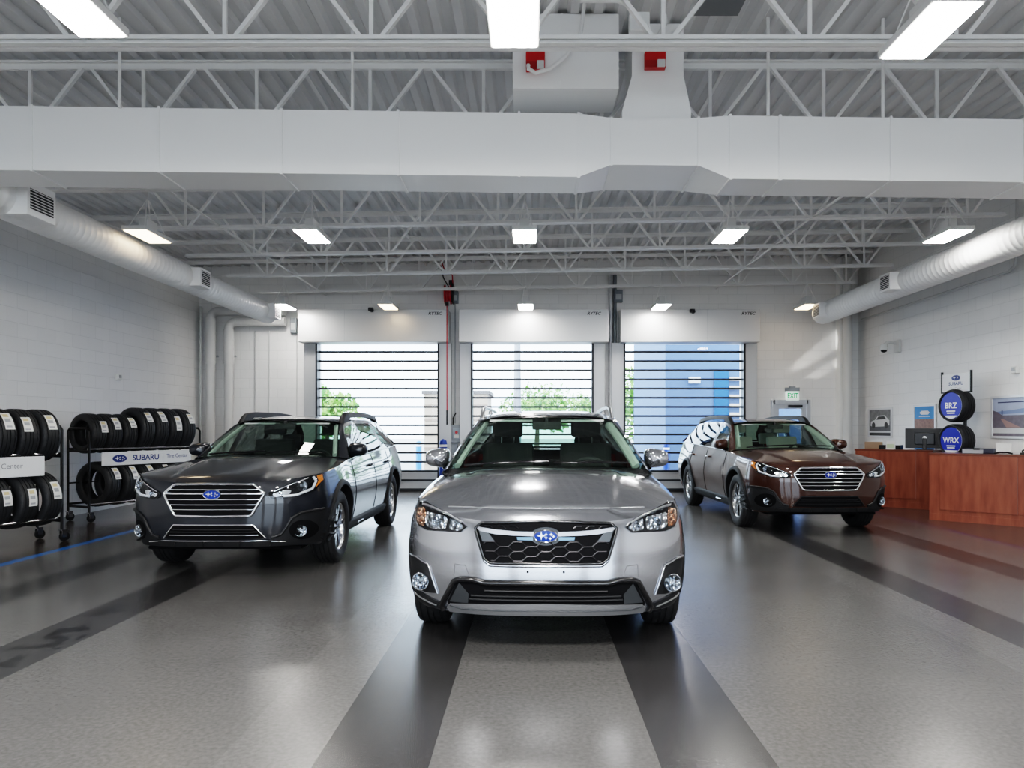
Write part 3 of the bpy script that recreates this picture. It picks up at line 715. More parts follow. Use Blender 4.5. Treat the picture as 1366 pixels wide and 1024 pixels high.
    put(root, 'skid_plate', D([(0, .331), (.44, .320), (.57, .312), (.592, .285), (.575, .258), (0, .256)], off=.014, thick=.03), K['skid'])
    tubes(root, 'skid_plate_edge', bv, [[(-.57, .300), (-.5, .288), (.5, .288), (.57, .300)]], .016, .004, mat('dark_satin'))
    y = onskin(bv, [(0, .726)], 0)[0].y
    mb = MB(); mb.add(*[[Vector((.092 * cos(2 * pi * i / 32), y - .012, .724 + .054 * sin(2 * pi * i / 32))) for i in range(32)], [tuple(range(32))[::-1]]]); mb.build('badge_plinth', K['black'], g)
    badge(g, (0, y - .014, .726), .073, .038, K)
    # bonnet front edge line
    pts = [];
    for k in range(-30, 31):
        x = k / 30 * .60; h = bv.ray_cast(Vector((x, -3, .874 + .0 * x * x)), Vector((0, 1, 0)))
        if h[0]: pts.append(h[0] + Vector((0, -.002, .001)))
    MB().tube(pts, .003, 5).build('bonnet_shut_line', K['silver'], root)

def fit_wagon(root, S, bv, K, bright=True):
    K['facet'] = facet_mat(); D = lambda half, **kw: decal(bv, mirror(half), **kw)
    acc = K['chrome'] if bright else K['plastic']
    gr = [(0, .855), (.335, .851), (.36, .845), (.442, .775), (.440, .760), (.345, .588), (.325, .576), (0, .570)]
    g = put(root, 'grille', D(gr, off=.004, thick=.01), K['grille']); full = mirror(gr)
    mb = MB(); mb.tube(onskin(bv, resample(full, .02), .010), .0125, 10, closed=True, sx=1.); mb.build('grille_surround', K['chrome'], g, True, 60)
    for z, r in ((.806, .006), (.772, .012), (.720, .006), (.674, .0055), (.632, .005)):
        tubes(root, 'grille_bar', bv, clipline((-.46, z), (.46, z), full, 60), .014, r, K['chrome'], g, n=8, sx=.8)
    y = onskin(bv, [(0, .765)], 0)[0].y; badge(g, (0, y - .022, .766), .080, .043, K, thick=.016)
    for sx in (1, -1):
        hp = [(.478, .775), (.56, .812), (.63, .846), (.776, .908), (.85, .922), (.866, .87), (.828, .778), (.70, .728), (.53, .722), (.485, .735)]
        hl = put(root, 'headlamp', decal(bv, sym(hp, sx), .003, .014, thick=.01), K['dark'])
        put(root, 'indicator', decal(bv, sym([(.862, .868), (.85, .918), (.822, .908), (.838, .865), (.825, .80)], sx), .010, .012), K['amber'], parent=hl)
        tubes(root, 'running_lamp', bv, [sym([(.80, .903), (.824, .862), (.806, .795), (.70, .748), (.60, .742)], sx)], .010, .012, K['drl'], hl)
        tubes(root, 'headlamp_brow', bv, [sym([(.52, .785), (.63, .834), (.77, .893)], sx)], .010, .005, K['refl'], hl)
        put(root, 'beam_reflector', decal(bv, sym(rounded([(.51, .765), (.62, .80), (.66, .79), (.64, .752), (.53, .738)], .012), sx), .008, .012), K['refl'], parent=hl)
        round_lamp(root, 'projector_lamp', bv, sx * .735, .826, .040, K, sx, hl, off=.016, face=(sx * .3, -1, 0)); round_lamp(root, 'beam_lamp', bv, sx * .565, .767, .024, K, sx, hl, off=.012)
        put(root, 'headlamp_lens', decal(bv, sym(hp, sx), .024, .016, thick=.02), K['lens'], parent=hl)
        pp = [(.90, .602), (.83, .602), (.73, .588), (.66, .542), (.616, .464), (.575, .404), (.50, .378), (.50, .30), (.60, .292), (.90, .285)]
        f = put(root, 'fog_lamp_pod', decal(bv, sym(pp, sx), .006, .018, thick=.02), K['plastic'])
        tubes(root, 'pod_edge', bv, [sym([(.88, .600), (.83, .600), (.73, .586), (.662, .540), (.620, .462), (.578, .402), (.50, .376)], sx)], .006, .013, K['satinblack'], f)
        put(root, 'pod_recess', decal(bv, sym([(.80 + .10 * cos(2 * pi * i / 20) - .06, .43 + .09 * sin(2 * pi * i / 20)) for i in range(20)], sx), .011, .016), K['dark'], parent=f)
        round_lamp(root, 'fog_lamp', bv, sx * .722, .425, .050, K, sx, f, off=.020, face=(sx * .25, -1, 0))
        MB().tube([(sx * (S.W(yy, .30) + .028), yy, .295) for yy in (.80, 1.05)], .012, 6, sx=.4).build('sill_badge', K['chrome'], root)
    ip = [(0, .492), (.335, .492), (.352, .486), (.438, .380), (.42, .368), (0, .358)]
    it = put(root, 'lower_intake', D(ip, off=.004, thick=.01), K['dark'])
    tubes(root, 'intake_frame', bv, [[(-.455, .372), (-.352, .494), (.352, .494), (.455, .372)]], .006, .0065, acc if bright else K['plastic'], it)
    for z, x1 in ((.452, .36), (.430, .385)): tubes(root, 'intake_slat', bv, [[(-x1, z), (x1, z)]], .008, .006, K['plastic'], it)
    tubes(root, 'intake_bar', bv, [[(-.395, .402), (.395, .402)]], .010, .005, acc, it)
    v = put(root, 'lower_valance', D([(0, .358), (.44, .356), (.62, .335), (.64, .30), (.55, .296), (0, .300)], off=.012, thick=.04), K['plastic'])
    tubes(root, 'valance_line', bv, [[(-.61, .334), (-.44, .352), (.44, .352), (.61, .334)]], .016, .006, acc, v)
    for cx in (-.42, -.16, .16, .42):
        put(root, 'valance_block', decal(bv, [(cx - .085, .352), (cx + .085, .352), (cx + .062, .304), (cx - .062, .304)], .026, .02, thick=.02), K['satinblack'], parent=v)
# ------------------------------------------------------------------ camera
F, CU, CV, EYE = 970., 708., 570., 1.36      # focal length and vanishing point for a 1366x1024 frame; metres, floor z=0
cam = bpy.data.cameras.new('camera'); co = bpy.data.objects.new('camera', cam); COL.objects.link(co); SC.camera = co
co.location = (0, 0, EYE); co.rotation_euler = (pi / 2, 0, 0); cam.sensor_width = 36; cam.lens = F / 1366 * 36
cam.shift_x = -(CU - 683) / 1366; cam.shift_y = (CV - 512) / 1366
XL, XR, YB, YF = -7.06, 6.98, 15.5, -7.0
def st(o): o['kind'] = 'structure'; return o

# ------------------------------------------------------------------ setting materials
def block_wall(name, axis, col=(.84, .835, .825)):
    m = mat(name, col, .55); nt = m.node_tree; b = nt.nodes['Principled BSDF']; g = N(nt, 'ShaderNodeNewGeometry'); s = N(nt, 'ShaderNodeSeparateXYZ'); nt.links.new(g.outputs['Position'], s.inputs[0])
    c = N(nt, 'ShaderNodeCombineXYZ'); nt.links.new(s.outputs[axis], c.inputs[0]); nt.links.new(s.outputs['Z'], c.inputs[1])
    br = N(nt, 'ShaderNodeTexBrick'); br.inputs['Scale'].default_value = 1; br.inputs['Brick Width'].default_value = .4; br.inputs['Row Height'].default_value = .2; br.inputs['Mortar Size'].default_value = .0045; br.inputs['Mortar Smooth'].default_value = .4
    br.inputs['Color1'].default_value = (*col, 1); br.inputs['Color2'].default_value = (col[0] * .97, col[1] * .97, col[2] * .97, 1); br.inputs['Mortar'].default_value = (col[0] * .87, col[1] * .87, col[2] * .87, 1)
    nt.links.new(c.outputs[0], br.inputs['Vector']); nt.links.new(br.outputs['Color'], b.inputs['Base Color'])
    bp = N(nt, 'ShaderNodeBump'); bp.inputs['Strength'].default_value = .5; bp.inputs['Distance'].default_value = .006; bp.invert = True
    nt.links.new(br.outputs['Fac'], bp.inputs['Height']); nt.links.new(bp.outputs[0], b.inputs['Normal']); return m
def floor_mat():
    m = mat('sealed_floor', (.2, .2, .2), .3); nt = m.node_tree; b = nt.nodes['Principled BSDF']; L = nt.links.new
    g = N(nt, 'ShaderNodeNewGeometry'); s = N(nt, 'ShaderNodeSeparateXYZ'); L(g.outputs['Position'], s.inputs[0])
    def math_(op, a, b_=None):
        n = N(nt, 'ShaderNodeMath', operation=op)
        for i, v in enumerate((a, b_)):
            if v is None: continue
            if isinstance(v, (int, float)): n.inputs[i].default_value = v
            else: L(v, n.inputs[i])
        return n.outputs[0]
    def noise(scale, detail=4, dist=0.):
        n = N(nt, 'ShaderNodeTexNoise'); n.inputs['Scale'].default_value = scale; n.inputs['Detail'].default_value = detail; n.inputs['Distortion'].default_value = dist; L(g.outputs['Position'], n.inputs['Vector']); return n.outputs['Fac']
    X = math_('ADD', s.outputs['X'], math_('MULTIPLY', math_('SUBTRACT', noise(9., 2), .5), .006))
    def band(a, b_): return math_('MULTIPLY', math_('GREATER_THAN', X, a), math_('LESS_THAN', X, b_))
    cloud = noise(.8, 5); fine = noise(45., 3)
    def mixc(fac, c1, c2):
        n = N(nt, 'ShaderNodeMix', data_type='RGBA')
        for i, v in ((0, fac), (6, c1), (7, c2)):
            if isinstance(v, tuple): n.inputs[i].default_value = v
            elif isinstance(v, float): n.inputs[i].default_value = v
            else: L(v, n.inputs[i])
        return n.outputs[2]
    base = mixc(cloud, (.085, .084, .083, 1), (.128, .126, .123, 1))
    # brown coating beyond the blue lines
    base = mixc(math_('GREATER_THAN', X, 5.5), base, (.088, .060, .050, 1)); base = mixc(math_('LESS_THAN', X, -5.25), base, (.040, .030, .025, 1))
    dark = (.038, .0375, .0385, 1)
    for a, b_ in ((-.878, -.41), (.523, .995), (-3.29, -2.86), (3.03, 3.42), (4.36, 4.76), (-4.44, -4.07)): base = mixc(band(a, b_), base, dark)
    for a, b_ in ((-1.28, -.878), (2.72, 3.03)): base = mixc(math_('MULTIPLY', band(a, b_), .35), base, (.145, .143, .14, 1))
    # oily stains along one dark lane
    stain = math_('MULTIPLY', band(-3.2, -2.9), math_('GREATER_THAN', noise(4., 6, .6), .535)); stain = math_('MULTIPLY', stain, math_('LESS_THAN', s.outputs['Y'], 5.6))
    base = mixc(stain, base, (.008, .008, .009, 1))
    base = mixc(band(-5.30, -5.18), base, (.015, .14, .42, 1)); base = mixc(band(5.50, 5.58), base, (.055, .04, .12, 1))
    tw = N(nt, 'ShaderNodeMix', data_type='RGBA', blend_type='MULTIPLY'); tw.inputs[0].default_value = .5; L(base, tw.inputs[6]); L(fine, tw.inputs[7])
    gr = math_('ADD', math_('MULTIPLY', fine, .8), .6); tw.inputs[0].default_value = 1.
    L(gr, tw.inputs[7]); L(tw.outputs[2], b.inputs['Base Color'])
    ro = math_('ADD', math_('MULTIPLY', cloud, .16), .13); L(ro, b.inputs['Roughness'])
    bp = N(nt, 'ShaderNodeBump'); bp.inputs['Strength'].default_value = .14; bp.inputs['Distance'].default_value = .004; L(noise(160., 2), bp.inputs['Height']); L(bp.outputs[0], b.inputs['Normal'])
    return m
white = mat('painted_steel_white', (.84, .84, .83), .45); ductw = mat('painted_duct_white', (.90, .90, .89), .42)
deckm = mat('deck_grey', (.70, .70, .70), .5); galv = mat('brushed_door_metal', (.52, .53, .54), .35, .55); hoodm = mat('door_hood_metal', (.66, .66, .66), .38, .35)
darkm = mat('dark_metal', (.03, .032, .035), .4, .5); blackp = mat('black_plastic', (.012, .012, .013), .4); greybox = mat('grey_enclosure', (.22, .24, .26), .4, .3)

# ------------------------------------------------------------------ shell of the hall
st(MB().box(XL - .2, XR + .2, YF - .2, YB + .3, -.12, 0).build('floor', floor_mat()))
mb = MB(); mb.box(XL - .2, XL, YF - .2, YB + .2, 0, 5.2); st(mb.build('wall_left', block_wall('block_wall_side', 'Y')))
mb = MB(); mb.box(XR, XR + .2, YF - .2, YB + .2, 0, 5.2); st(mb.build('wall_right', MATS['block_wall_side']))
DOORS = ((-4.52, -1.95), (-1.246, 1.31), (1.98, 4.51)); DT = 3.15
EX = (5.16, 5.90, 1.90)
mb = MB(); xs = [XL]
for a, b_ in DOORS: xs += [a, b_]
xs += [EX[0], EX[1], XR]
for i in range(0, len(xs), 2): mb.box(xs[i], xs[i + 1], YB, YB + .2, 0, DT)
for a, b_ in DOORS: mb.box(a, b_, YB, YB + .2, DT, 5.2)
mb.box(EX[0], EX[1], YB, YB + .2, EX[2], DT)
for i in range(0, len(xs), 2): mb.box(xs[i], xs[i + 1], YB, YB + .2, DT, 5.2)
mb.box(EX[0], EX[1], YB, YB + .2, DT, 5.2)
st(mb.build('wall_back', block_wall('block_wall_back', 'X'), fixn=True))
# wall behind the camera: three open service doorways to the daylight
mb = MB(); fo = ((-5.2, -2.2), (-1.5, 1.5), (2.2, 5.2)); xs2 = [XL]
for a, b_ in fo: xs2 += [a, b_]
xs2.append(XR)
for i in range(0, len(xs2), 2): mb.box(xs2[i], xs2[i + 1], YF - .2, YF, 0, 5.2)
for a, b_ in fo: mb.box(a, b_, YF - .2, YF, 3.3, 5.2)
st(mb.build('wall_front', MATS['block_wall_back']))
# corrugated deck
def slope(y): return .0165 * sstep(6.5, 10, y)
def deck_z(x, y): return 4.89 + slope(y) * x
rows = []; ys = (YF - .2, 0, 5, 7, 8, 9, 10, 12, YB + .2); x = XL - .2
while x < XR + .25:
    for dx, dz in ((0, 0), (.07, 0), (.10, .042), (.17, .042)): rows.append([(x + dx, y, deck_z(x + dx, y) + dz) for y in ys])
    x += .2
st(MB().grid(rows, True).build('ceiling', deckm))
mb = MB(); mb.box(XL - .2, XR + .2, YF - .2, YB + .2, 5.2, 5.25); st(mb.build('trim_1', deckm))
# pilaster and corner riser
st(MB().box(6.50, 6.74, YB - .22, YB, 0, 4.95).build('trim_2', white))

# ------------------------------------------------------------------ roof joists
TY = [5.377 + 1.556 * i for i in range(7)]; PAN = 1.08
ORD = ['nearest the camera', 'second from the camera', 'just behind the large white duct', 'fourth from the camera', 'third from the back wall', 'second from the back wall', 'closest to the back wall']
wb_ = {}
for k, y in enumerate(TY):
    sl = slope(y); x0, x1 = (-5.5, 6.55) if k >= 3 else (-6.9, 6.85); ztop = 4.80
    r = empty('roof_joist', (0, y, 4.175)); tag(r, 'white open web steel roof joist, ' + ORD[k], 'joist', 'white steel joists under the ceiling deck')
    if k == 0: x0, x1 = -5.0, 5.0
    mb = MB()
    for dy in (-.034, .034): mb.bar((x0, dy, sl * x0), (x1, dy, sl * x1), .05, .012).bar((x0, dy * .35, sl * x0 + .02), (x1, dy * .35, sl * x1 + .02), .008, .05)
    if k == 0: mb.bar((x0, -.04, .05), (x1, -.04, .05), .012, .03)
    mb.build('bottom_chord', white, r)
    mb = MB()
    for dy in (-.034, .034): mb.bar((-7.0, dy, .625 - sl * 7.0 + .03), (6.92, dy, .625 + sl * 6.92 + .03), .05, .012).bar((-7.0, dy * .35, .625 - sl * 7.0), (6.92, dy * .35, .625 + sl * 6.92), .008, .06)
    mb.build('top_chord', white, r)
    ph = (-.10 if k % 2 == 0 else -.45)
    lo = -5 if k == 0 else -6
    for i in range(lo, 8):
        xc = i * PAN + ph
        if not (x0 < xc < x1): continue
        def cp(nm, key, mk, loc):
            if key not in wb_: wb_[key] = mk(); o = wb_[key]
            else: o = wb_[key].copy(); COL.objects.link(o)
            o.parent = r; o.location = loc; return o
        sg = 'f' if sl == 0 else 's%d' % k
        for s_ in (-1, 1):
            def mk(s_=s_):
                d = s_ * PAN / 2 * .93; return MB().bar((s_ * .04, 0, .02), (d, 0, .62 + sl * d), .04, .03).build('web_diagonal', white)
            if x0 - .3 < xc + s_ * PAN / 2 < x1 + .5: cp('web_diagonal', sg + str(s_), mk, (xc, 0, sl * xc))
        cp('web_vertical', sg + 'v', lambda: MB().bar((0, 0, .02), (0, 0, .62), .03, .024).build('web_vertical', white), (xc, .0, sl * xc))
# bridging angles running front to back between the joists
for i, (bx, bz) in enumerate(((-4.3, .0), (-2.2, .60), (.78, .60), (1.87, .60), (3.9, .0))):
    mb = MB(); y0, y1 = 7.0, 15.3
    mb.bar((bx, y0, 4.21 + bz + slope(y0) * bx), (bx, 10, 4.21 + bz + slope(10) * bx), .035, .012).bar((bx, 10, 4.21 + bz + slope(10) * bx), (bx, y1, 4.21 + bz + slope(y1) * bx), .035, .012)
    tag(mb.build('bridging_angle', white), 'white bridging angle running front to back across the joists, ' + ('leftmost', 'second from left', 'middle one', 'second from right', 'rightmost')[i], 'bracing', 'bridging angles tying the joists')

# ------------------------------------------------------------------ big rectangular duct and its risers
dt = lambda x: 4.085 - .0135 * x
db = lambda x: 3.535 - .012 * x
root = empty('supply_duct', (0, 6.3, 3.5)); tag(root, 'large white rectangular duct spanning the hall below the joists', 'duct')
secs = [(-5.12, 0), (-4.32, 0), (-3.22, 0), (-2.16, 0), (-1.15, 0), (-.10, 0), (.416, 0), (.70, 1), (1.455, 1), (1.73, 0), (2.16, 0), (3.12, 0), (4.27, 0), (5.70, 0)]
def sec(x, m, e=0.):
    z0, z1, y1 = (db(x), dt(x), 6.75) if not m else (3.632 - .01 * (x - 1), 4.04, 6.98)
    return [(x, 6.3 - e, z0 - 3.5 - e), (x, y1 + e, z0 - 3.5 - e), (x, y1 + e, z1 - 3.5 + e), (x, 6.3 - e, z1 - 3.5 + e)]
for i in range(len(secs) - 1):
    a, b_ = sec(*secs[i]), sec(*secs[i + 1]); mb = MB(); sh = lambda L: [(p[0], p[1] - 6.3, p[2]) for p in L]
    mb.add(sh(a) + sh(b_), [(0, 1, 5, 4), (1, 2, 6, 5), (2, 3, 7, 6), (3, 0, 4, 7), (0, 3, 2, 1), (4, 5, 6, 7)]); mb.build('duct_section', ductw, root, fixn=True)
    if i:
        x, m = secs[i]; w = .012 if x in (-1.15, .416, 1.73, 2.16) else .009; o = sec(x - w, m, .011); p = sec(x + w, m, .011)
        mb = MB(); mb.add(sh(o) + sh(p), [(0, 1, 5, 4), (1, 2, 6, 5), (2, 3, 7, 6), (3, 0, 4, 7), (0, 3, 2, 1), (4, 5, 6, 7)]); mb.build('duct_flange', ductw, root, fixn=True)
root = empty('duct_riser', (1.1, 6.35, 4.04)); tag(root, 'white duct riser flaring down on to the large duct, red box on it', 'duct')
mb = MB()
def quadloft(mb, lv):
    vs = []; fs = []
    for (x0, x1, y0, y1, z) in lv: vs += [(x0, y0, z), (x1, y0, z), (x1, y1, z), (x0, y1, z)]
    for k in range(len(lv) - 1):
        for j in range(4): fs.append((k * 4 + j, k * 4 + (j + 1) % 4, k * 4 + 4 + (j + 1) % 4, k * 4 + 4 + j))
    fs += [(3, 2, 1, 0), tuple(len(vs) - 4 + j for j in range(4))]; return mb.add(vs, fs)
quadloft(mb, [(-.30, .30, 0, .5, -.02), (-.30, .30, 0, .5, .09)]).build('riser_collar', ductw, root, fixn=True)
quadloft(MB(), [(-.30, .30, .0, .5, .09), (-.215, .235, .0, .46, .39)]).build('riser_flare', ductw, root, fixn=True)
quadloft(MB(), [(-.215, .235, .0, .46, .39), (-.215, .235, .0, .46, .845)]).build('riser_neck', ductw, root, fixn=True)
MB().box(-.23, .25, -.012, .0, .655, .675).box(-.20, .22, -.008, 0, .62, .635).build('riser_flange', darkm, root)
root = empty('duct_plenum', (.30, 6.2, 4.25)); tag(root, 'white box plenum hanging from the deck above the large duct', 'duct')
quadloft(MB(), [(-.454, .451, 0, .47, .0), (-.454, .451, 0, .47, .635)]).build('plenum_body', ductw, root, fixn=True)
MB().box(-.04, -.028, -.008, .0, .0, .635).box(-.04, -.028, 0, .47, -.008, 0).build('plenum_seam', ductw, root)
redm = mat('alarm_red', (.52, .012, .014), .35)
for (x0, x1, y, z0, z1, lab) in ((-.04, .12, 6.2, 4.385, 4.545, 'red duct smoke detector box on the plenum, left one of two'), (.99, 1.17, 6.35, 4.475, 4.62, 'red duct smoke detector box on the duct riser, right one of two')):
    r = empty('smoke_detector_box', ((x0 + x1) / 2, y, z0)); tag(r, lab, 'alarm box', 'red detector boxes'); w, h = x1 - x0, z1 - z0
    MB().box(-w / 2, w / 2, -.06, .0, 0, h).build('enclosure', redm, r, bevel=.006); MB().box(w * .08, w * .45, -.085, -.06, 0, h * .40).build('cover', mat('off_white_plastic', (.7, .7, .68), .4), r, bevel=.004)
    MB().box(-w / 2, w * .06, -.064, -.06, 0, h * .42).build('sounder', mat('alarm_red_dark', (.35, .01, .012), .3), r)
tag(MB().tube([(-.02, 6.1, 4.40), (-.02, 6.08, 4.36), (.04, 6.08, 4.325), (.16, 6.08, 4.36), (.30, 6.08, 4.47), (.42, 6.08, 4.66), (.45, 6.08, 4.9)], .017, 8).build('flexible_conduit', white, None, True), 'white flexible conduit curling up from the left red box', 'conduit')
tag(MB().tube([(1.08, 6.25, 4.615), (1.09, 6.22, 4.72), (1.16, 6.22, 4.82), (1.15, 6.22, 4.9)], .015, 8).build('flexible_conduit', white, None, True), 'white flexible conduit rising from the right red box', 'conduit')
o = MB().box(.80, .96, 5.86, 5.95, 4.56, 4.71).build('junction_box', white, bevel=.005); tag(o, 'white junction box beside the near joist with a curved conduit', 'box')
MB().tube([(.82, 5.9, 4.70), (.80, 5.9, 4.78), (.70, 5.9, 4.82), (.4, 5.9, 4.82), (.38, 5.9, 4.9)], .016, 8).build('conduit', white, o, True)
tag(MB().box(1.38, 1.75, 5.8, 6.15, 4.84, 4.9).build('roof_hatch', mat('hatch_grey', (.20, .205, .21), .6)), 'dark grey hatch in the deck right of the riser', 'hatch')
# hanger rods
for i, (x, y, z0) in enumerate(((-3.55, 6.28, 4.12), (-1.55, 6.32, 4.1), (2.05, 6.28, 4.05), (3.05, 6.3, 4.04), (4.4, 6.3, 4.02))):
    tag(MB().cyl((x, y, z0), (x, y, 4.9), .014, 8).build('hanger_rod', white), 'white hanger rod holding the large duct, ' + ('leftmost', 'second from left', 'middle one', 'second from right', 'rightmost')[i], 'rod', 'rods holding the duct')

# ------------------------------------------------------------------ round spiral ducts along the walls
def spiral(name, cx, cz, r, y0, y1, lab, vents, inner):
    root = empty(name, (cx, y1, cz)); tag(root, lab, 'duct'); pts = []; rr = []; y = y0
    while y < y1 - .05: pts += [(0, y - y1, 0), (0, y - y1 + .012, 0), (0, y - y1 + .024, 0)]; rr += [r, r + .005, r]; y += .11
    pts += [(0, -.04, 0), (0, 0, 0), (0, .06, 0)]; rr += [r, r * .97, r * .55]
    MB().tube(pts, rr, 32, up=(0, 0, 1)).build('duct_pipe', ductw, root, True, 60)
    for vy, big in vents:
        s = .21 if big else .17; q = inner
        f = MB(); x0, x1 = sorted((0, q * (r + .11))); f.box(x0, x1, vy - s - y1, vy + s - y1, -.15 if not big else -.18, .12 if not big else .16)
        f = f.build('duct_grille', ductw, root, bevel=.006); mb = MB(); xx = q * (r + .112)
        mb.add([(xx, vy - y1 + a * (s - .035), b_) for a, b_ in ((-1, -.115), (1, -.115), (1, .085), (-1, .085))], [(0, 1, 2, 3)]); mb.build('grille_opening', darkm, f)
        mb = MB()
        for k in range(7): z = -.10 + k * .028; mb.box(*sorted((xx, xx + q * .008)), vy - y1 - s + .035, vy - y1 + s - .035, z, z + .007)
        mb.build('louvres', white, f)
    return root
spiral('spiral_duct', -5.2, 3.616, .197, 2.0, 14.4, 'round white spiral duct along the left wall', ((7.28, 1), (10.95, 0), (14.08, 0)), 1)
spiral('spiral_duct', 5.79, 3.618, .206, 2.0, 14.45, 'round white spiral duct along the right wall', ((11.25, 0), (13.95, 0)), -1)

# ------------------------------------------------------------------ high bay lights
lampe = mat('lamp_diffuser', (1, 1, 1), .4, emit=(1, .965, .92), est=55.)
warm = mat('lamp_diffuser_warm', (1, 1, 1), .4, emit=(1, .74, .45), est=6.)
lampw = mat('lamp_housing', (.75, .75, .74), .4)
def make_light():
    r = empty('high_bay_light', (0, 0, 0))
    MB().box(-.153, .153, -.325, .325, .005, .055).build('housing', lampw, r, bevel=.008)
    mb = MB(); mb.box(-.135, .135, -.30, .30, -.004, .005); mb.build('diffuser', lampe, r)
    MB().box(-.055, .055, -.12, .12, .055, .20).build('driver_box', lampw, r, bevel=.006)
    for sx in (-1, 1):
        for sy in (-1, 1): MB().cyl((sx * .10, sy * .26, .05), (0, sy * .02, .46), .006, 5).build('suspension_wire', white, r)
    MB().cyl((0, 0, .44), (0, 0, .95), .006, 6).build('suspension_rod', white, r)
    return r
proto = make_light(); first = True
rowsL = [('nearest the camera', 4.42, (-2.61, -.10, 2.40), ('left', 'middle', 'right')), ('in the middle row', 9.08, (-4.78, -2.73, -.075, 2.48, 5.2), ('leftmost', 'second from left', 'centre', 'second from right', 'rightmost')),
         ('in the far row', 14.38, (-4.88, -2.82, -.10, 2.58, 5.46), ('leftmost', 'second from left', 'centre', 'second from right', 'rightmost'))]
for rn, y, xsl, nm in rowsL:
    for x, w in zip(xsl, nm):
        o = proto if first else copy_tree(proto); first = False
        o.location = (x, y + (0 if y > 5 else {-2.61: -.29, -.10: -.17, 2.40: -.03}[x]), 3.74); tag(o, 'white rectangular high bay light, %s lamp %s' % (w, rn), 'ceiling light', 'high bay lights hung from the joists')
        if (w in ('leftmost', 'second from left') and y > 10 and w != 'leftmost') or (y > 10 and w == 'rightmost') or (w == 'leftmost' and y < 10):
            for ch in o.children:
                if ch.name.startswith('diffuser'):
                    ch.data = ch.data.copy(); ch.data.materials[0] = warm
# ------------------------------------------------------------------ service doors
slatm = mat('door_slat_dark', (.05, .055, .062), .35, .6); panem = glass_mat('door_pane', (.93, .96, .98), 1.35); railm = mat('guide_rail', (.50, .51, .52), .4, .4)
for n, (a, b_) in enumerate(DOORS):
    d = empty('door_%d' % (n + 1), ((a + b_) / 2, YB, 0)); st(d); w = (b_ - a) / 2; Y = 0
    g0 = (-.27, .27)
    for sx in (-1, 1):
        mb = MB(); x0, x1 = sorted((sx * w, sx * (w + (.27 if n != 1 else .255)))); mb.box(x0, x1, -.16, 0, 0, DT); mb.build('guide_rail', railm, d, bevel=.006)
        mb = MB(); x0, x1 = sorted((sx * (w - .02), sx * (w + .02))); mb.box(x0, x1, -.175, .05, 0, DT); mb.build('guide_channel', darkm, d)
    hx0, hx1 = ((-4.825, -1.707), (-1.49, 1.614), (1.862, 4.748))[n]; c = (a + b_) / 2
    h = MB().box(hx0 - c, hx1 - c, -.45, 0, 3.135, 3.81).build('door_hood', hoodm, d, bevel=.008)
    for f in (.31, .62): x = hx0 - c + (hx1 - hx0) * f; MB().box(x, x + .006, -.4525, -.45, 3.15, 3.80).build('hood_seam', galv, h)
    vs, fs = text_geo('RYTEC', .085, .001, bold=True, sx=1.1); sh = Matrix(((1, .28, 0, 0), (0, 1, 0, 0), (0, 0, 1, 0), (0, 0, 0, 1)))
    M = frame_m((hx1 - c - (.27, .30, .24)[n], -.454, 3.72), (1, 0, 0), (0, 0, 1)) @ sh; MB().add([M @ Vector(v) for v in vs], fs).build('maker_lettering', blackp, h)
    z = .02; k = 0; y = .02; P_ = .1955
    while z < DT - .05:
        MB().box(-w, w, y - .03, y + .03, z, z + .042).build('slat', slatm, d)
        if k < 2: MB().box(-w, w, y - .012, y + .012, z + .042, z + P_).build('solid_panel', galv, d)
        elif z + P_ < DT + .1: MB().add([(-w, y, z + .042), (w, y, z + .042), (w, y, z + P_), (-w, y, z + P_)], [(0, 1, 2, 3)]).build('pane', panem, d)
        z += P_; k += 1
    mb = MB().box(-w, w, -.01, .05, -.0, .02).build('bottom_seal', blackp, d)
for i, (x, z) in enumerate(((-3.30, 3.80), (3.33, 3.77))):
    r = empty('motion_sensor', (x, 14.98, z)); tag(r, 'small black motion sensor on the %s roll-up door hood' % ('left', 'right')[i], 'sensor', 'door sensors')
    MB().cbox((0, .02, 0), (.10, .09, .07)).build('sensor_body', blackp, r, bevel=.015); MB().lathe([(-.05, .0), (-.05, .03), (-.02, .042), (.02, .042)], 16, 'y', (.02, 0, -.02)).build('sensor_eye', darkm, r, True); MB().cbox((0, .06, -.02), (.04, .06, .04)).build('bracket', blackp, r)
# exit door
d = empty('door_4', ((EX[0] + EX[1]) / 2, YB, 0)); st(d); alu = mat('aluminium_frame', (.55, .57, .6), .35, .6); w = (EX[1] - EX[0]) / 2
mb = MB(); mb.box(-w - .05, -w + .03, -.04, .1, 0, EX[2] + .05).box(w - .03, w + .05, -.04, .1, 0, EX[2] + .05).box(-w, w, -.04, .1, EX[2] - .04, EX[2] + .05); mb.build('door_frame', alu, d)
mb = MB(); w2 = w - .03; mb.box(-w2, -w2 + .10, .0, .05, .01, 1.86).box(w2 - .10, w2, .0, .05, .01, 1.86).box(-w2 + .1, w2 - .1, 0, .05, 1.76, 1.86).box(-w2 + .1, w2 - .1, 0, .05, .01, .25); lf = mb.build('door_leaf', alu, d)
MB().add([(-w2 + .1, .025, .25), (w2 - .1, .025, .25), (w2 - .1, .025, 1.76), (-w2 + .1, .025, 1.76)], [(0, 1, 2, 3)]).build('door_pane', panem, lf)
MB().box(-.05, .24, -.07, 0, 1.79, 1.84).build('door_closer', darkm, lf); MB().box(-w2 + .08, w2 - .08, -.06, -.02, .95, 1.0).build('push_bar', alu, lf)
r = empty('exit_sign', (5.56, YB, 1.92)); tag(r, 'white EXIT sign with green letters over the rear door', 'sign')
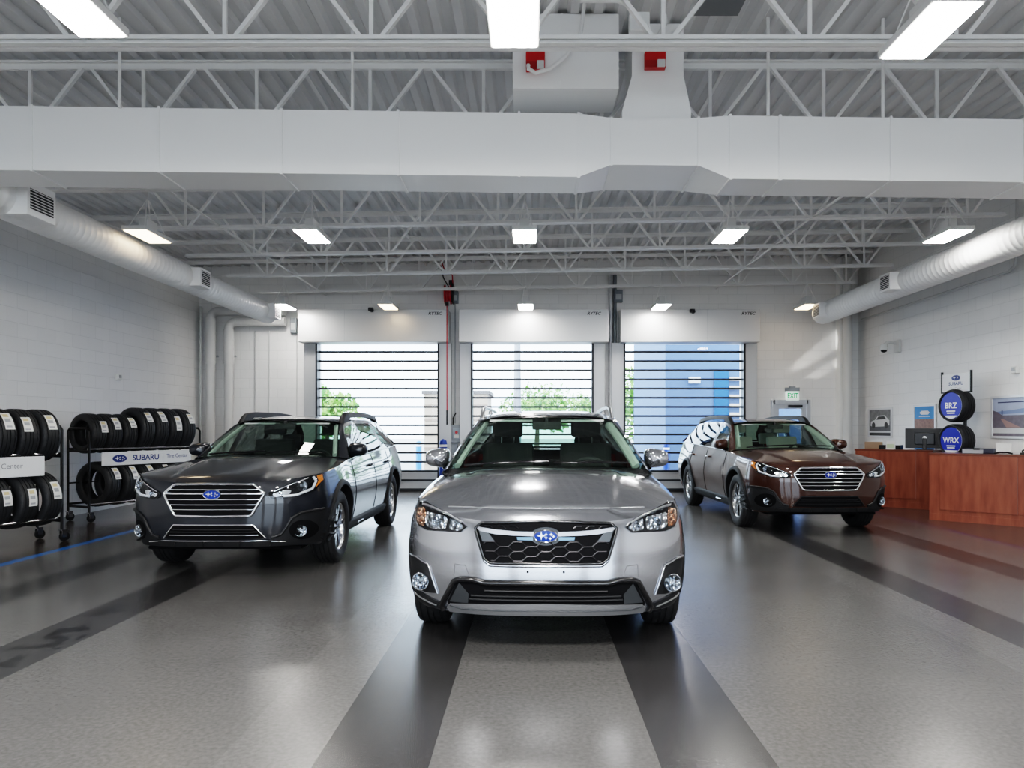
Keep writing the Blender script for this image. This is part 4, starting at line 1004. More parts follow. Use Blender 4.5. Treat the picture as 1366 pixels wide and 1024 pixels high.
MB().box(-.13, .13, -.07, 0, .02, .21).build('sign_face', mat('exit_white', (.8, .85, .82), .4, emit=(.8, .95, .88), est=.35), r, bevel=.004)
MB().box(-.145, .145, -.075, .0, .215, .29).box(-.06, .06, -.07, -.01, .29, .315).build('emergency_lamp', greybox, r)
M = frame_m((0, -.072, .112), (1, 0, 0), (0, 0, 1)); add_text(MB(), 'EXIT', .155, M, bold=True, sx=.72).build('lettering', mat('exit_green', (.02, .42, .14), .4, emit=(.0, .3, .08), est=.3), r)
# ------------------------------------------------------------------ pipes and boxes on the walls
pipem = mat('pipe_white', (.62, .62, .61), .4)
def elbow_pipe(x, y, ztop, xr, r, lab):
    root = empty('drain_pipe', (x, y, 0)); tag(root, lab, 'pipe', 'big white pipes in the left corner'); R = .16
    pts = [(0, 0, 0), (0, 0, ztop - R)] + [(R - R * cos(a), 0, ztop - R + R * sin(a)) for a in [pi / 2 * k / 8 for k in range(1, 9)]] + [(xr - x, 0, ztop)]
    MB().tube(pts, r, 20).build('pipe_run', pipem, root, True, 60)
    MB().cyl((0, 0, 2.70), (0, 0, ztop - R), r + .015, 20).build('pipe_sleeve', pipem, root, True); MB().cbox((0, .06, 2.86), (r * 2 + .10, .03, .04)).build('pipe_clamp', railm, root)
elbow_pipe(-6.72, 15.26, 3.80, -5.15, .092, 'big white elbowed pipe in the left corner, left one of two'); elbow_pipe(-6.34, 15.26, 3.58, -5.15, .092, 'big white elbowed pipe beside the left corner, right one of two')
thin = [(-6.98, 15.38, 3.92, .03, 'thin white pipe standing in the left corner'), (-5.86, 15.47, 3.42, .012, 'thin conduit on the back wall right of the big pipes'), (-5.57, 15.47, 3.42, .010, 'thin conduit on the back wall under the duct end'), (-4.98, 15.47, 3.3, .010, 'thin conduit on the back wall beside the left door hood')]
for x, y, z, r_, lab in thin: tag(MB().cyl((x, y, 0), (x, y, z), r_, 10).build('conduit', pipem, None, True), lab, 'conduit')
tag(MB().cyl((6.62, 15.2, 0), (6.62, 15.2, 4.9), .095, 18).build('rain_pipe', pipem, None, True), 'white vertical pipe in front of the right pilaster', 'pipe')
tag(MB().tube([(6.93, 15.25, 3.62), (6.93, 11.0, 3.62), (6.93, 10.55, 3.62), (6.93, 10.42, 3.68), (6.93, 10.38, 3.80), (6.93, 10.36, 4.85)], .02, 8).build('conduit', pipem, None, True), 'white conduit along the right wall under the duct', 'conduit')
for x, z, w_, h_, lab in ((-1.62, 4.12, .17, .25, 'grey door operator box beside the red hose reel'), (1.86, 4.14, .17, .25, 'grey door operator box above the right door hood'), (-5.02, 3.52, .13, .32, 'small grey box at the left end of the left door hood')):
    o = MB().cbox((0, 0, 0), (w_, .14, h_)).build('operator_box', greybox, bevel=.01); o.location = (x, 15.425 if z > 4 else 15.43, z); tag(o, lab, "box"); MB().cbox((0, -.076, -.02), (w_ * .7, .012, h_ * .45)).build('box_cover', railm, o)
for x, r_, lab in ((1.79, .035, 'grey vertical conduit left of the right door'), (1.70, .05, 'white vertical conduit between the middle and right doors')): tag(MB().cyl((x, 15.43, 0), (x, 15.43, 4.6), r_, 12).build('conduit', greybox if r_ < .04 else railm, None, True), lab, 'conduit')
tag(MB().cyl((-1.61, 15.46, 1.45), (-1.61, 15.46, 4.0), .012, 8).build('conduit', railm, None, True), 'thin grey conduit rising from the door control box', 'conduit')
# control box
r = empty('door_control_box', (-1.57, 15.5, 1.16)); tag(r, 'grey door control box on the pillar left of the middle door', 'control box')
MB().box(-.12, .12, -.12, 0, -.12, .26).build('enclosure', greybox, r, bevel=.008); MB().box(-.08, .08, -.128, -.12, -.04, .20).build('control_panel', mat('panel_blue_grey', (.30, .36, .42), .4), r)
MB().cyl((0, -.13, .10), (0, -.155, .10), .03, 14).build('stop_button', mat('alarm_red'), r); MB().box(-.05, .05, -.134, -.128, -.02, .05).build('button_plate', mat('off_white_plastic'), r); MB().box(-.12, .02, -.10, 0, -.40, -.14).build('wire_tray', greybox, r)
MB().tube([(-.08, -.06, .26), (-.08, -.05, .40), (-.02, -.04, .52)], .014, 6).build('cable', blackp, r, True)
# hose reel
r = empty('hose_reel', (-1.73, 15.2, 4.14)); tag(r, 'red hose reel hanging by the pillar left of the middle door', 'hose reel')
MB().lathe([(-.07, .0), (-.07, .20), (-.05, .205), (-.045, .14), (.045, .14), (.05, .205), (.07, .20), (.07, 0)], 32).build('reel_drum', mat('reel_red', (.50, .015, .03), .35), r, True, 40)
MB().box(.075, .11, -.05, .285, -.16, .22).box(.02, .11, -.03, .03, .2, .30).build('reel_bracket', blackp, r)
MB().tube([(.0, -.19, -.02), (.0, -.20, -.2), (0, -.20, -1.2), (0, -.19, -2.42)], .012, 8).build('hose', mat('hose_red', (.42, .02, .035), .5), r, True)
MB().cyl((0, -.19, -2.42), (0, -.19, -2.72), .018, 10).cyl((0, -.195, -.27), (0, -.195, -.20), .035, 10).build('hose_nozzle', blackp, r, True)
MB().tube([(.02, .0, .15), (-.08, -.1, .32), (-.15, -.2, .62)], .013, 6).build('feed_hose', blackp, r, True); MB().tube([(.10, .0, .2), (.10, -.1, .38), (-.06, -.2, .50), (-.12, -.2, .66)], .013, 6).build('supply_hose', mat('hose_red'), r, True)
# cameras and detectors
r = empty('security_camera', (XR, 13.8, 2.9)); tag(r, 'white dome security camera on the right wall', 'camera'); wp = mat('off_white_plastic')
MB().box(-.05, 0, -.10, .10, -.12, .12).build('wall_plate', wp, r, bevel=.008); MB().tube([(-.03, 0, .06), (-.22, 0, .08), (-.28, 0, .03)], .028, 10).build('arm', wp, r, True)
MB().lathe([(.06, .0), (.06, .06), (-.02, .075), (-.05, .07)], 20, 'z', (-.28, 0, -.02)).build('camera_body', wp, r, True); MB().lathe([(-.05, .06), (-.085, .045), (-.10, 0)], 20, 'z', (-.28, 0, -.02)).build('camera_dome', blackp, r, True)
for x, y, z, lab in ((XR - .03, 10.43, 2.19, 'small white detector on the right wall'), (XL + .03, 12.4, 2.22, 'small white detector on the left wall')):
    o = MB().cbox((0, 0, 0), (.06, .11, .11)).build('wall_detector', wp, bevel=.012); o.location = (x, y, z); tag(o, lab, 'detector'); s_ = -1 if x > 0 else 1; MB().cbox((s_ * .033, 0, .01), (.01, .06, .05)).build('detector_window', mat('window_grey', (.3, .3, .3), .3), o)
# inside bollard
def bollard(x, y, h, lab, m):
    r = empty('bollard', (x, y, 0)); tag(r, lab, 'bollard'); MB().lathe([(0, .085), (h - .10, .085), (h - .04, .07), (h, .0)], 20, 'z').build('sleeve', m, r, True, 40); MB().lathe([(h - .17, .087), (h - .12, .087)], 20, 'z').build('reflective_band', mat('band_white', (.85, .85, .85), .4), r, True)
blue = mat('bollard_blue', (.012, .05, .30), .35); bollard(-1.82, 15.08, 1.13, 'dark blue bollard with a white band before the door pillar', blue)

# ------------------------------------------------------------------ tyres and tyre racks
rub = mat('shelf_tyre_rubber', (.02, .021, .023), .55, bump=.15, bscale=90)
lab_w = mat('paper_label', (.72, .72, .70), .5); lab_g = mat('label_print', (.35, .36, .38), .5); lab_y = mat('label_tan', (.62, .52, .30), .5)
TC = {}
def tyre(R, loc, rz, lab, grp, ang, off, label=True, tilt=0.):
    key = (R,)
    if key not in TC: TC[key] = tyre_mesh(R, .225, R * .64, 72).build('tyre', rub, None, True, 30); o = TC[key]
    else: o = TC[key].copy(); COL.objects.link(o)
    o.location = loc; o.rotation_euler = (0, tilt, rz); tag(o, lab, 'tyre', grp)
    if label:
        mb = MB(); hw = .050; L = random.uniform(.17, .25) / R; n = 10
        for k in range(n):
            a0, a1 = ang - L / 2 + L * k / n, ang - L / 2 + L * (k + 1) / n; mb.cur = (1 if k in (1, 4, 5) else 2 if k in (7, 8) else 0)
            def q(a, x): rr = R + .005; return (off + x, -rr * cos(a), rr * sin(a))
            for xa, xb, c in ((-hw, -hw * .7, 0), (-hw * .7, hw * .5, mb.cur), (hw * .5, hw, 0)):
                mb.cur = c; mb.add([q(a0, xa), q(a0, xb), q(a1, xb), q(a1, xa)], [(0, 1, 2, 3)])
        mb.build('paper_label', [lab_w, lab_g, lab_y], o)
    return o
RD = Vector((.408, .913, 0)); RN = Vector((.913, -.408, 0)); RZ = atan2(.913, .408)
def rack(O, s0, s1, p, lab, zr1, zr0, ztop, sign, half):
    """mobile tyre rack: local x along the rack, local y towards the wall"""
    root = empty('tyre_rack', O, RZ); tag(root, lab, 'tyre rack'); bk = mat('rack_black', (.014, .014, .015), .35, .3); cr = mat('rack_chrome', (.5, .5, .52), .2, 1.)
    for s in (s0, s1):
        MB().tube([(s, 0, .14), (s, 0, ztop - .04), (s, .04, ztop), (s, p - .04, ztop), (s, p, ztop - .04), (s, p, .14)], .017, 8).build('end_frame', bk, root, True)
        MB().bar((s, -.0, zr0 - .03), (s, p, zr0 - .03), .03).build('cross_member', bk, root); MB().bar((s, 0, zr1 - .03), (s, p, zr1 - .03), .03).build('cross_member', bk, root)
        for y in (0, p):
            c = MB().lathe([(-.018, .0), (-.018, .055), (-.01, .06), (.01, .06), (.018, .055), (.018, 0)], 18, 'y', (s + .03, y, .06)).build('caster', bk, root, True, 40)
            MB().box(s - .01, s + .05, y - .03, y - .022, .05, .135).box(s - .01, s + .05, y + .022, y + .03, .05, .135).box(s - .02, s + .05, y - .03, y + .03, .13, .145).build('caster_fork', cr, c)
    for z in (zr1, zr0):
        for y in (.03, p - .03): MB().tube([(s0, y, z), (s1, y, z)], .016, 8).build('shelf_rail', cr if y < .1 else bk, root, True)
    MB().bar((s0, p, .55), (s1, p, .55), .02).build('back_brace', bk, root)
    a, b_, z0, z1 = sign
    sg = MB().box(a, b_, -.032, -.02, z0, z1).build('rack_sign', mat('sign_white', (.70, .71, .72), .4), root, bevel=.006)
    return root, sg
def sign_text(sg, x, y, z, logo):
    navy = mat('logo_navy', (.01, .03, .16), .4); gy = mat('sign_grey', (.22, .23, .25), .5); w = sg
    M = frame_m((x, y, z), (1, 0, 0), (0, 0, 1))
    if logo:
        o = MB().add([M @ Vector((-.50 + .115 * cos(2 * pi * k / 32), .058 * sin(2 * pi * k / 32), 0)) for k in range(32)], [tuple(range(32))]).build('logo_oval', navy, w)
        for (sx, sz, rr) in ((-.36, .08, .52), (.02, .34, .24), (.42, .34, .24), (.62, -.02, .24), (.36, -.38, .24), (.02, -.24, .24)):
            pts = star((-.50 + sx * .115, 0, sz * .058), rr * .07); MB().add([M @ Vector((a, b_, .002)) for a, b_ in pts], [tuple(range(8))]).build('logo_star', mat('band_white'), o)
        mb = MB(); add_text(mb, 'SUBARU', .118, M @ Matrix.Translation((-.06, 0, 0)), bold=True, sx=1.05); mb.build('lettering', navy, w)
        MB().box(x + .235, x + .239, y - .001, y, z - .09, z + .09).build('divider_line', gy, w)
    mb = MB(); add_text(mb, 'Tire Center', .085, M @ Matrix.Translation((.50, 0.01, 0)), sx=.95); mb.build('lettering', navy if logo else gy, w)
O1 = Vector((-5.59, 8.67, 0)); O2 = Vector((-6.31, 10.39, 0)); DP = .46
r1, s1_ = rack(O1, -2.0, 0, DP, 'black wheeled tyre rack cut off by the left edge', 1.05, .28, 1.375, (-1.95, -.22, .80, 1.03), True)
sign_text(s1_, -1.16, -.0335, .915, False)
r2, s2_ = rack(O2, 0, 1.92, DP, 'black wheeled tyre rack left of the dark grey car, lettered sign with blue oval', 1.05, .25, 1.35, (.17, 1.72, .80, 1.0), False)
sign_text(s2_, .95, -.0335, .90, True)
def rp(O, s, p, z): return O + RD * s - RN * p + Vector((0, 0, z))
nth = ['first', 'second', 'third', 'fourth', 'fifth', 'sixth', 'seventh']
G = 'tyres on the wheeled racks'
for k in range(4): tyre(.31, rp(O1, -.15 - .245 * k, .23, 1.265), RZ, '%s tyre from the right on the top shelf of the near rack' % nth[k], G, (.55, .45, .6, .5)[k], (.0, -.03, .02, 0)[k])
for k in range(4): tyre(.32, rp(O1, -.16 - .28 * k, .23, .515), RZ + (.12 if k < 3 else .1), '%s tyre from the right on the bottom shelf of the near rack' % nth[k], G, (.35, .15, .2, .2)[k], (.02, .02, .03, .03)[k])
s = .14
for k in range(7):
    R = .29 if k < 3 else .335; tyre(R, rp(O2, s, .23, 1.05 + sqrt(R * R - .20**2) + .015), RZ, '%s tyre from the left on the top shelf of the far rack' % nth[k], G, (.35, .55, .6, .6, .65, .3, .55)[k], (.06, .02, .03, .02, .02, .02, .03)[k]); s += .252 if k != 2 else .262
for k in range(6): tyre(.33, rp(O2, .30 + .29 * k, .23, .25 + .275), RZ + .14, '%s tyre from the left on the bottom shelf of the far rack' % nth[k], G, .5, .05)

# ------------------------------------------------------------------ service counters
wood = mat('cherry_wood', (.25, .07, .035), .35, coat=.2); nt = wood.node_tree; b = nt.nodes['Principled BSDF']; tc = N(nt, 'ShaderNodeTexCoord'); mp = N(nt, 'ShaderNodeMapping'); mp.inputs['Scale'].default_value = (6, 6, 1.2); nz = N(nt, 'ShaderNodeTexNoise'); nz.inputs['Scale'].default_value = 2.2; nz.inputs['Detail'].default_value = 6
rp_ = N(nt, 'ShaderNodeValToRGB'); rp_.color_ramp.elements[0].color = (.20, .052, .030, 1); rp_.color_ramp.elements[1].color = (.31, .098, .055, 1); rp_.color_ramp.elements[0].position = .3; rp_.color_ramp.elements[1].position = .72
nt.links.new(tc.outputs['Object'], mp.inputs[0]); nt.links.new(mp.outputs[0], nz.inputs['Vector']); nt.links.new(nz.outputs['Fac'], rp_.inputs[0]); nt.links.new(rp_.outputs[0], b.inputs['Base Color'])
topm = mat('counter_top', (.16, .05, .03), .3, coat=.3)
def counter(A, B, dep, lab, h, panels, clip):
    A, B = Vector(A), Vector(B); d = (B - A).normalized(); n = Vector((-d.y, d.x)); n = n if n.y > 0 else -n; L = (B - A).length
    root = empty('service_counter', (A.x, A.y, 0), atan2(d.y, d.x)); tag(root, lab, 'counter')
    def back(x):   # clip the back corner where the counter meets the wall
        return min(dep, (clip - A.x - d.x * x) / n.x)
    poly = [(0, 0), (L, 0), (L, max(.0, back(L))), (max(0, (clip - A.x - n.x * dep) / d.x), dep), (0, dep)]
    MB().prism(poly, .0, h - .03, lambda u, v, w: (u, v, w)).build('carcass', wood, root, fixn=True)
    ov = [(-.012, -.015), (L, -.015), (L, max(.0, back(L))), (max(0, (clip - A.x - n.x * dep) / d.x), dep), (-.012, dep)]
    MB().prism(ov, h - .03, h, lambda u, v, w: (u, v, w)).build('worktop', topm, root, fixn=True)
    for a, b_ in panels: MB().box(a, b_, -.02, .0, .16 if a else .12, h - .034).build('front_panel', wood, root, bevel=.004)
    MB().box(0, L, -.004, 0, .0, .10).build('plinth', wood, root)
counter((5.88, 10.73), (6.955, 9.705), .55, 'cherry wood service counter nearest the camera at the right edge', .985, ((.14, 1.10), (1.13, 1.47)), 6.96)
counter((5.72, 12.81), (6.62, 11.955), .55, 'cherry wood service counter behind, with the computer monitor', .985, ((.06, .98),), 6.96)
# monitor
r = empty('computer_monitor', (6.62, 12.22, .985), radians(-32)); tag(r, 'black computer monitor seen from behind on the rear counter', 'monitor')
MB().cbox((0, 0, .195), (.585, .03, .335)).build('screen_housing', blackp, r, bevel=.008); MB().cbox((0, -.03, .19), (.30, .035, .2)).build('rear_cover', mat('monitor_back', (.010, .012, .016), .3), r, bevel=.012)
MB().lathe([(-.053, .0), (-.053, .028), (-.051, .033), (-.048, .034)], 24, 'y', (0, 0, .20)).build('round_emblem', mat('emblem_grey', (.6, .6, .62), .3, .5), r, True); M = frame_m((0, -.0545, .20), (1, 0, 0), (0, 0, 1)); add_text(MB(), 'DELL', .02, M, bold=True).build('lettering', blackp, r)
MB().box(-.03, .03, -.06, -.02, .0, .20).build('stand_neck', blackp, r, bevel=.006); MB().box(-.12, .12, -.10, .08, 0, .012).build('stand_foot', blackp, r, bevel=.005)
def onc(name, x, y, rz, lab, cat): r = empty(name, (x, y, .985), rz); tag(r, lab, cat); return r
r = onc('paper_tray', 6.28, 12.72, radians(-43), 'black paper tray on the rear counter left of the monitor', 'tray'); MB().box(-.17, .17, -.02, .0, 0, .07).box(-.17, -.16, -.02, .16, 0, .07).box(.16, .17, -.02, .16, 0, .07).box(-.17, .17, -.02, .16, 0, .006).build('tray_body', blackp, r)
r = onc('card_holder', 6.25, 12.62, radians(-43), 'white leaflet holder before the black tray on the rear counter', 'holder'); MB().box(-.075, .075, -.02, -.012, 0, .135).box(-.075, .075, -.05, .0, 0, .012).build('holder_back', lab_w, r); MB().box(-.06, .06, -.026, -.021, .02, .09).build('leaflet', mat('leaflet_pale', (.55, .62, .45), .5), r)
r = onc('cardboard_box', 6.30, 13.0, radians(-30), 'brown cardboard box at the far end of the rear counter', 'box'); r.location = (6.12, 12.98, .985); MB().box(-.14, .14, -.08, .08, 0, .12).build('carton', mat('cardboard', (.30, .20, .13), .7), r, bevel=.004); MB().box(-.14, .14, -.012, .012, .12, .122).build('tape', mat('tape_tan', (.42, .32, .2), .4), r)
r = onc('label_printer', 6.44, 10.55, radians(-43), 'black and grey printer on the near counter', 'printer'); r.location = (6.47, 10.50, .985); MB().box(-.21, .21, -.08, .10, 0, .075).build('printer_body', mat('printer_navy', (.018, .022, .04), .4), r, bevel=.015); MB().box(-.19, .07, -.095, -.08, .005, .06).build('paper_tray_front', mat('printer_grey', (.35, .36, .38), .5), r); MB().box(-.05, .03, -.10, -.08, .055, .08).build('paper_latch', blackp, r)
r = onc('notice_card', 6.66, 10.24, radians(-43), 'white notice card standing on the near counter', 'card'); MB().box(-.095, .095, 0, .006, .02, .155).build('card_sheet', lab_w, r); MB().tube([(-.11, -.02, .008), (-.05, -.03, .026), (.05, -.03, .026), (.11, -.02, .008)], .012, 6).build('card_foot', blackp, r, True)
r = onc('tape_dispenser', 6.80, 10.02, radians(-43), 'small black tape dispenser at the right end of the near counter', 'dispenser'); MB().box(-.05, .05, -.03, .03, 0, .03).build('dispenser_base', blackp, r, bevel=.008); MB().lathe([(-.015, .012), (-.015, .03), (.015, .03), (.015, .012)], 18, 'y', (0, 0, .045)).build('tape_roll', darkm, r, True)
# tyre display stand
SP = Vector((6.64, 11.34, 0)); fz = atan2(-.24, -.97); r = empty('tyre_display_stand', SP, fz); tag(r, 'black pole display stand holding two tyres, white sign on top', 'display stand')
MB().box(-.24, .24, -.24, .24, 0, .03).build('stand_base', blackp, r, bevel=.008); MB().cyl((-.16, 0, .03), (-.16, 0, 1.98), .026, 14).build('pole', blackp, r, True)
sg = MB().box(-.005, .012, -.27, .27, 1.92, 2.20).build('sign_panel', mat('sign_white'), r); MB().box(-.012, .02, -.29, -.27, 1.90, 2.24).box(-.012, .02, .27, .29, 1.90, 2.24).box(-.012, .02, -.29, .29, 1.90, 1.92).build('sign_frame', blackp, sg)
M = frame_m((.0125, 0, 2.09), (0, 1, 0), (0, 0, 1)); navy = mat('logo_navy')
MB().add([M @ Vector((.085 * cos(2 * pi * k / 28), .045 + .043 * sin(2 * pi * k / 28), .001)) for k in range(28)], [tuple(range(28))]).build('logo_oval', navy, sg)
MB().add([M @ Vector((a, b_, .003)) for a, b_ in star((-.03, 0, .048), .03)], [tuple(range(8))]).build('logo_star', mat('band_white'), sg); MB().add([M @ Vector((a, b_, .003)) for a, b_ in star((.035, 0, .05), .018)], [tuple(range(8))]).build('logo_star', mat('band_white'), sg)
add_text(MB(), 'SUBARU', .07, M @ Matrix.Translation((0, -.045, .001)), bold=True, sx=1.1).build('lettering', navy, sg); add_text(MB(), 'Tire Center', .045, M @ Matrix.Translation((0, -.12, .001))).build('lettering', mat('sign_grey'), sg)
discm = mat('display_blue', (.008, .03, .42), .35)
for z, wd, lab in ((1.70, 'BRZ', 'display tyre with a blue lettered disc, upper of two on the pole stand'), (1.16, 'WRX', 'display tyre with a blue lettered disc, lower of two on the pole stand')):
    o = tyre_mesh(.255, .24, .255 * .78, 72).build('display_tyre', rub, None, True, 30); o.location = SP + Vector((0, 0, z)); o.rotation_euler = (0, 0, fz); tag(o, lab, 'tyre')
    MB().disc((.105, 0, 0), .205, 40, (1, 0, 0)).build('printed_disc', discm, o); M = frame_m((.108, 0, 0), (0, 1, 0), (0, 0, 1))
    add_text(MB(), wd, .125, M @ Matrix.Translation((0, .0, 0)), bold=True, sx=1.05).build('lettering', mat('band_white'), o)
    mb = MB()
    for zz, ww in ((-.085, .085), (-.115, .075)): mb.add([M @ Vector(q) for q in ((-ww, zz - .009, 0), (ww, zz - .009, 0), (ww, zz + .009, 0), (-ww, zz + .009, 0))], [(0, 1, 2, 3)])
    mb.build('small_print', mat('band_white'), o)
    a_ = [radians(230 + 80 * k / 12) for k in range(13)]; mb = MB().add([M @ Vector((.2 * cos(t), .2 * sin(t), .0)) for t in a_], [tuple(range(13))]); mb.build('white_segment', mat('band_white'), o)

# ------------------------------------------------------------------ posters (right wall)
fr_ = mat('poster_frame', (.72, .73, .74), .35, .2)
def poster(y0, y1, z0, z1, lab):
    """y0 far edge, y1 near edge; local x runs left to right as seen from the hall"""
    r = empty('framed_poster', (XR - .004, y0, z0)); r.rotation_euler = (0, 0, -pi / 2); tag(r, lab, 'poster', None); W_, H_ = y0 - y1, z1 - z0; t = .035
    MB().box(0, W_, -.025, 0, 0, t).box(0, W_, -.025, 0, H_ - t, H_).box(0, t, -.025, 0, t, H_ - t).box(W_ - t, W_, -.025, 0, t, H_ - t).build('frame', fr_, r)
    k = [0]
    def area(nm, poly, m, lay): MB().add([(x * W_, -.010 - .0015 * lay, z * H_) for x, z in poly], [tuple(range(len(poly)))]).build(nm, m, r)
    area('print', [(.0, .0), (1, 0), (1, 1), (0, 1)], mat('poster_paper', (.62, .63, .64), .5), 0); return area, r, W_, H_
q = lambda a, b_, c, d: [(a, c), (b_, c), (b_, d), (a, d)]
area, r, W_, H_ = poster(15.0, 14.02, 1.165, 1.75, 'framed grey poster of a white SUV on the right wall, farthest')
gm = mat('print_grey_mid', (.20, .20, .20), .5, noise=.6, nscale=14); area('print_background', q(.05, .95, .34, .94), gm, 1); area('print_ground', q(.05, .95, .22, .50), mat('print_grey', (.12, .12, .13), .5, noise=.4, nscale=20), 2); area('print_band', q(.05, .95, .06, .16), mat('print_dark', (.05, .05, .05), .5), 1)
carp = [(.10, .40), (.12, .54), (.30, .60), (.42, .74), (.72, .75), (.84, .62), (.90, .58), (.90, .42), (.80, .38), (.20, .36)]; area('print_car', carp, mat('print_white', (.68, .68, .68), .5), 3); area('print_car_glass', [(.36, .60), (.44, .71), (.69, .72), (.78, .62)], mat('print_dark'), 4)
for cx in (.24, .77): area('print_car_wheel', [(cx + .075 * cos(2 * pi * k / 16), .41 + .11 * sin(2 * pi * k / 16)) for k in range(16)], mat('print_dark'), 4)
area, r, W_, H_ = poster(13.23, 12.50, .91, 1.77, 'framed blue poster on the right wall behind the monitor')
bl = mat('poster_blue', (.02, .22, .58), .4); area('print_sky', q(.07, .93, .66, .96), bl, 1); area('print_skyline', q(.07, .93, .50, .70), mat('print_town', (.26, .15, .12), .5, noise=.7, nscale=24), 2); area('print_road', [(.07, .28), (.93, .28), (.93, .50), (.07, .36)], mat('print_grey_mid'), 2); area('print_foot', q(.07, .93, .05, .24), bl, 1)
area('print_title', [(.28, .83), (.36, .87), (.66, .87), (.74, .83), (.66, .79), (.36, .79)], mat('print_white'), 3); area('print_subtitle', q(.26, .76, .745, .757), mat('print_white'), 3)
area, r, W_, H_ = poster(11.0, 9.4, 1.20, 1.83, 'framed landscape poster with blue sky on the right wall, nearest')
area('print_sky', q(.03, .97, .40, .95), mat('print_pale_blue', (.42, .48, .62), .5, noise=.15, nscale=5), 1); area('print_cloud', [(.03, .62), (.30, .66), (.97, .80), (.97, .70), (.4, .58), (.03, .56)], mat('print_blue', (.22, .30, .50), .5), 2); area('print_hill', [(.03, .25), (.03, .66), (.10, .62), (.16, .54), (.40, .54), (.70, .56), (.97, .62), (.97, .25)], mat('print_hill', (.16, .14, .17), .5, noise=.4, nscale=16), 3)
area('print_road', [(.14, .46), (.17, .46), (.42, .26), (.22, .26)], mat('print_road', (.34, .22, .20), .5), 4); area('print_foot', q(.03, .97, .05, .12), mat('print_hill'), 2); area('print_title', q(.10, .62, .83, .855), mat('print_navy', (.03, .04, .12), .5), 4); area('print_tower', q(.155, .17, .52, .66), mat('print_navy'), 4)

# ------------------------------------------------------------------ outdoors
gr = mat('asphalt', (.34, .335, .33), .8, noise=.1, nscale=3); st(MB().box(-60, 60, YB + .3, 90, -.14, -.02).build('ground', gr)); st(MB().box(-30, 30, -40, YF - .2, -.14, -.02).build('ground', gr))
bwall = mat('blue_block_wall', (.10, .15, .29), .7, noise=.12, nscale=8)
r = empty('building', (5.8, 19.6, 0)); tag(r, 'blue painted block building outside the right service door', 'building')
MB().box(-2.17, 5.2, .0, 6, -.02, 5.5).build('wall', bwall, r); dd = MB().box(-.86, -.47, -.04, .0, 0, 2.9).build('blue_door', mat('sky_blue_door', (.015, .09, .26), .5), r)
for k in range(9): MB().box(-.46, .10, -.10, .0, .7 + k * .24, .80 + k * .24).build('louvre', mat('louvre_cream', (.62, .52, .42), .6), r)
MB().box(-1.55, -1.25, -.12, 0, 2.55, 2.72).build('wall_lamp', mat('off_white_plastic'), r)
r = empty('shed', (-2.2, 21.5, 0)); tag(r, 'tan timber shed outside between the left and middle doors', 'shed'); tan = mat('tan_boards', (.50, .40, .31), .7, noise=.2, nscale=6)
MB().box(-.95, .93, 0, 2, -.02, 2.35).build('wall', tan, r); MB().box(-1.02, 1.0, -.06, 2.06, 2.35, 2.45).build('roof', mat('shed_roof', (.15, .13, .12), .7), r)
for k in range(5): MB().box(-.95, .93, -.03, 0, .3 + k * .42, .36 + k * .42).build('trim_board', mat('tan_trim', (.30, .23, .18), .7), r)
bollard(-3.16, 20.5, 1.0, 'pale blue bollard outside the left service door', mat('bollard_pale_blue', (.10, .25, .62), .4)); bollard(3.58, 19.2, .95, 'small blue bollard outside against the blue building', blue)
tag(MB().lathe([(-.02, .16), (.5, .13), (5.2, .09)], 14, 'z', (-.42, 23, 0)).build('light_pole', mat('pole_grey', (.36, .36, .38), .5), None, True), 'grey tapering light pole outside the middle door', 'pole')
leafm = [mat('leaf_green_%s' % n, c, .6) for n, c in (('bright', (.20, .36, .07)), ('mid', (.10, .22, .05)), ('pale', (.34, .46, .14)))]
def tree(x, y, z0, z1, rad, lab, nleaf, seed):
    rnd = random.Random(seed); r = empty('tree', (x, y, -.02)); tag(r, lab, 'tree', 'trees outside the doors'); MB().tube([(0, 0, 0), (.05, 0, z0), (0, .1, (z0 + z1) / 2)], [.16, .11, .04], 8).build('trunk', mat('bark', (.09, .06, .04), .8), r, True)
    blobs = [(Vector((rnd.uniform(-.65, .65) * rad, rnd.uniform(-.5, .5) * rad, rnd.uniform(z0 + .2 * (z1 - z0), z1 - .22 * (z1 - z0)))), rnd.uniform(.35, .6) * rad) for _ in range(11)]; mb = MB()
    for _ in range(nleaf):
        c, br = rnd.choice(blobs); d = Vector((rnd.gauss(0, 1), rnd.gauss(0, 1), rnd.gauss(0, .8))); d.normalize(); p = c + d * br * rnd.uniform(.6, 1); a = Vector((rnd.uniform(-1, 1), rnd.uniform(-1, 1), rnd.uniform(-1, 1))).normalized(); b_ = a.orthogonal().normalized(); s = rnd.uniform(.06, .15)
        mb.cur = rnd.choice((0, 0, 1, 2)); mb.add([p - a * s, p + b_ * s * .6, p + a * s, p - b_ * s * .6], [(0, 1, 2, 3)])
    mb.build('foliage', leafm, r)
tree(-7.6, 27, .6, 3.3, 1.4, 'bright green tree outside behind the left service door', 2600, 1); tree(.3, 38, 1.2, 3.6, 1.9, 'green tree outside behind the middle service door', 2600, 2); tree(3.4, 44, 1.2, 3.3, 1.5, 'low green tree outside right of the light pole', 2000, 3); tree(4.6, 30, .5, 4.0, 1.9, 'large green tree outside beside the blue building', 3200, 4)

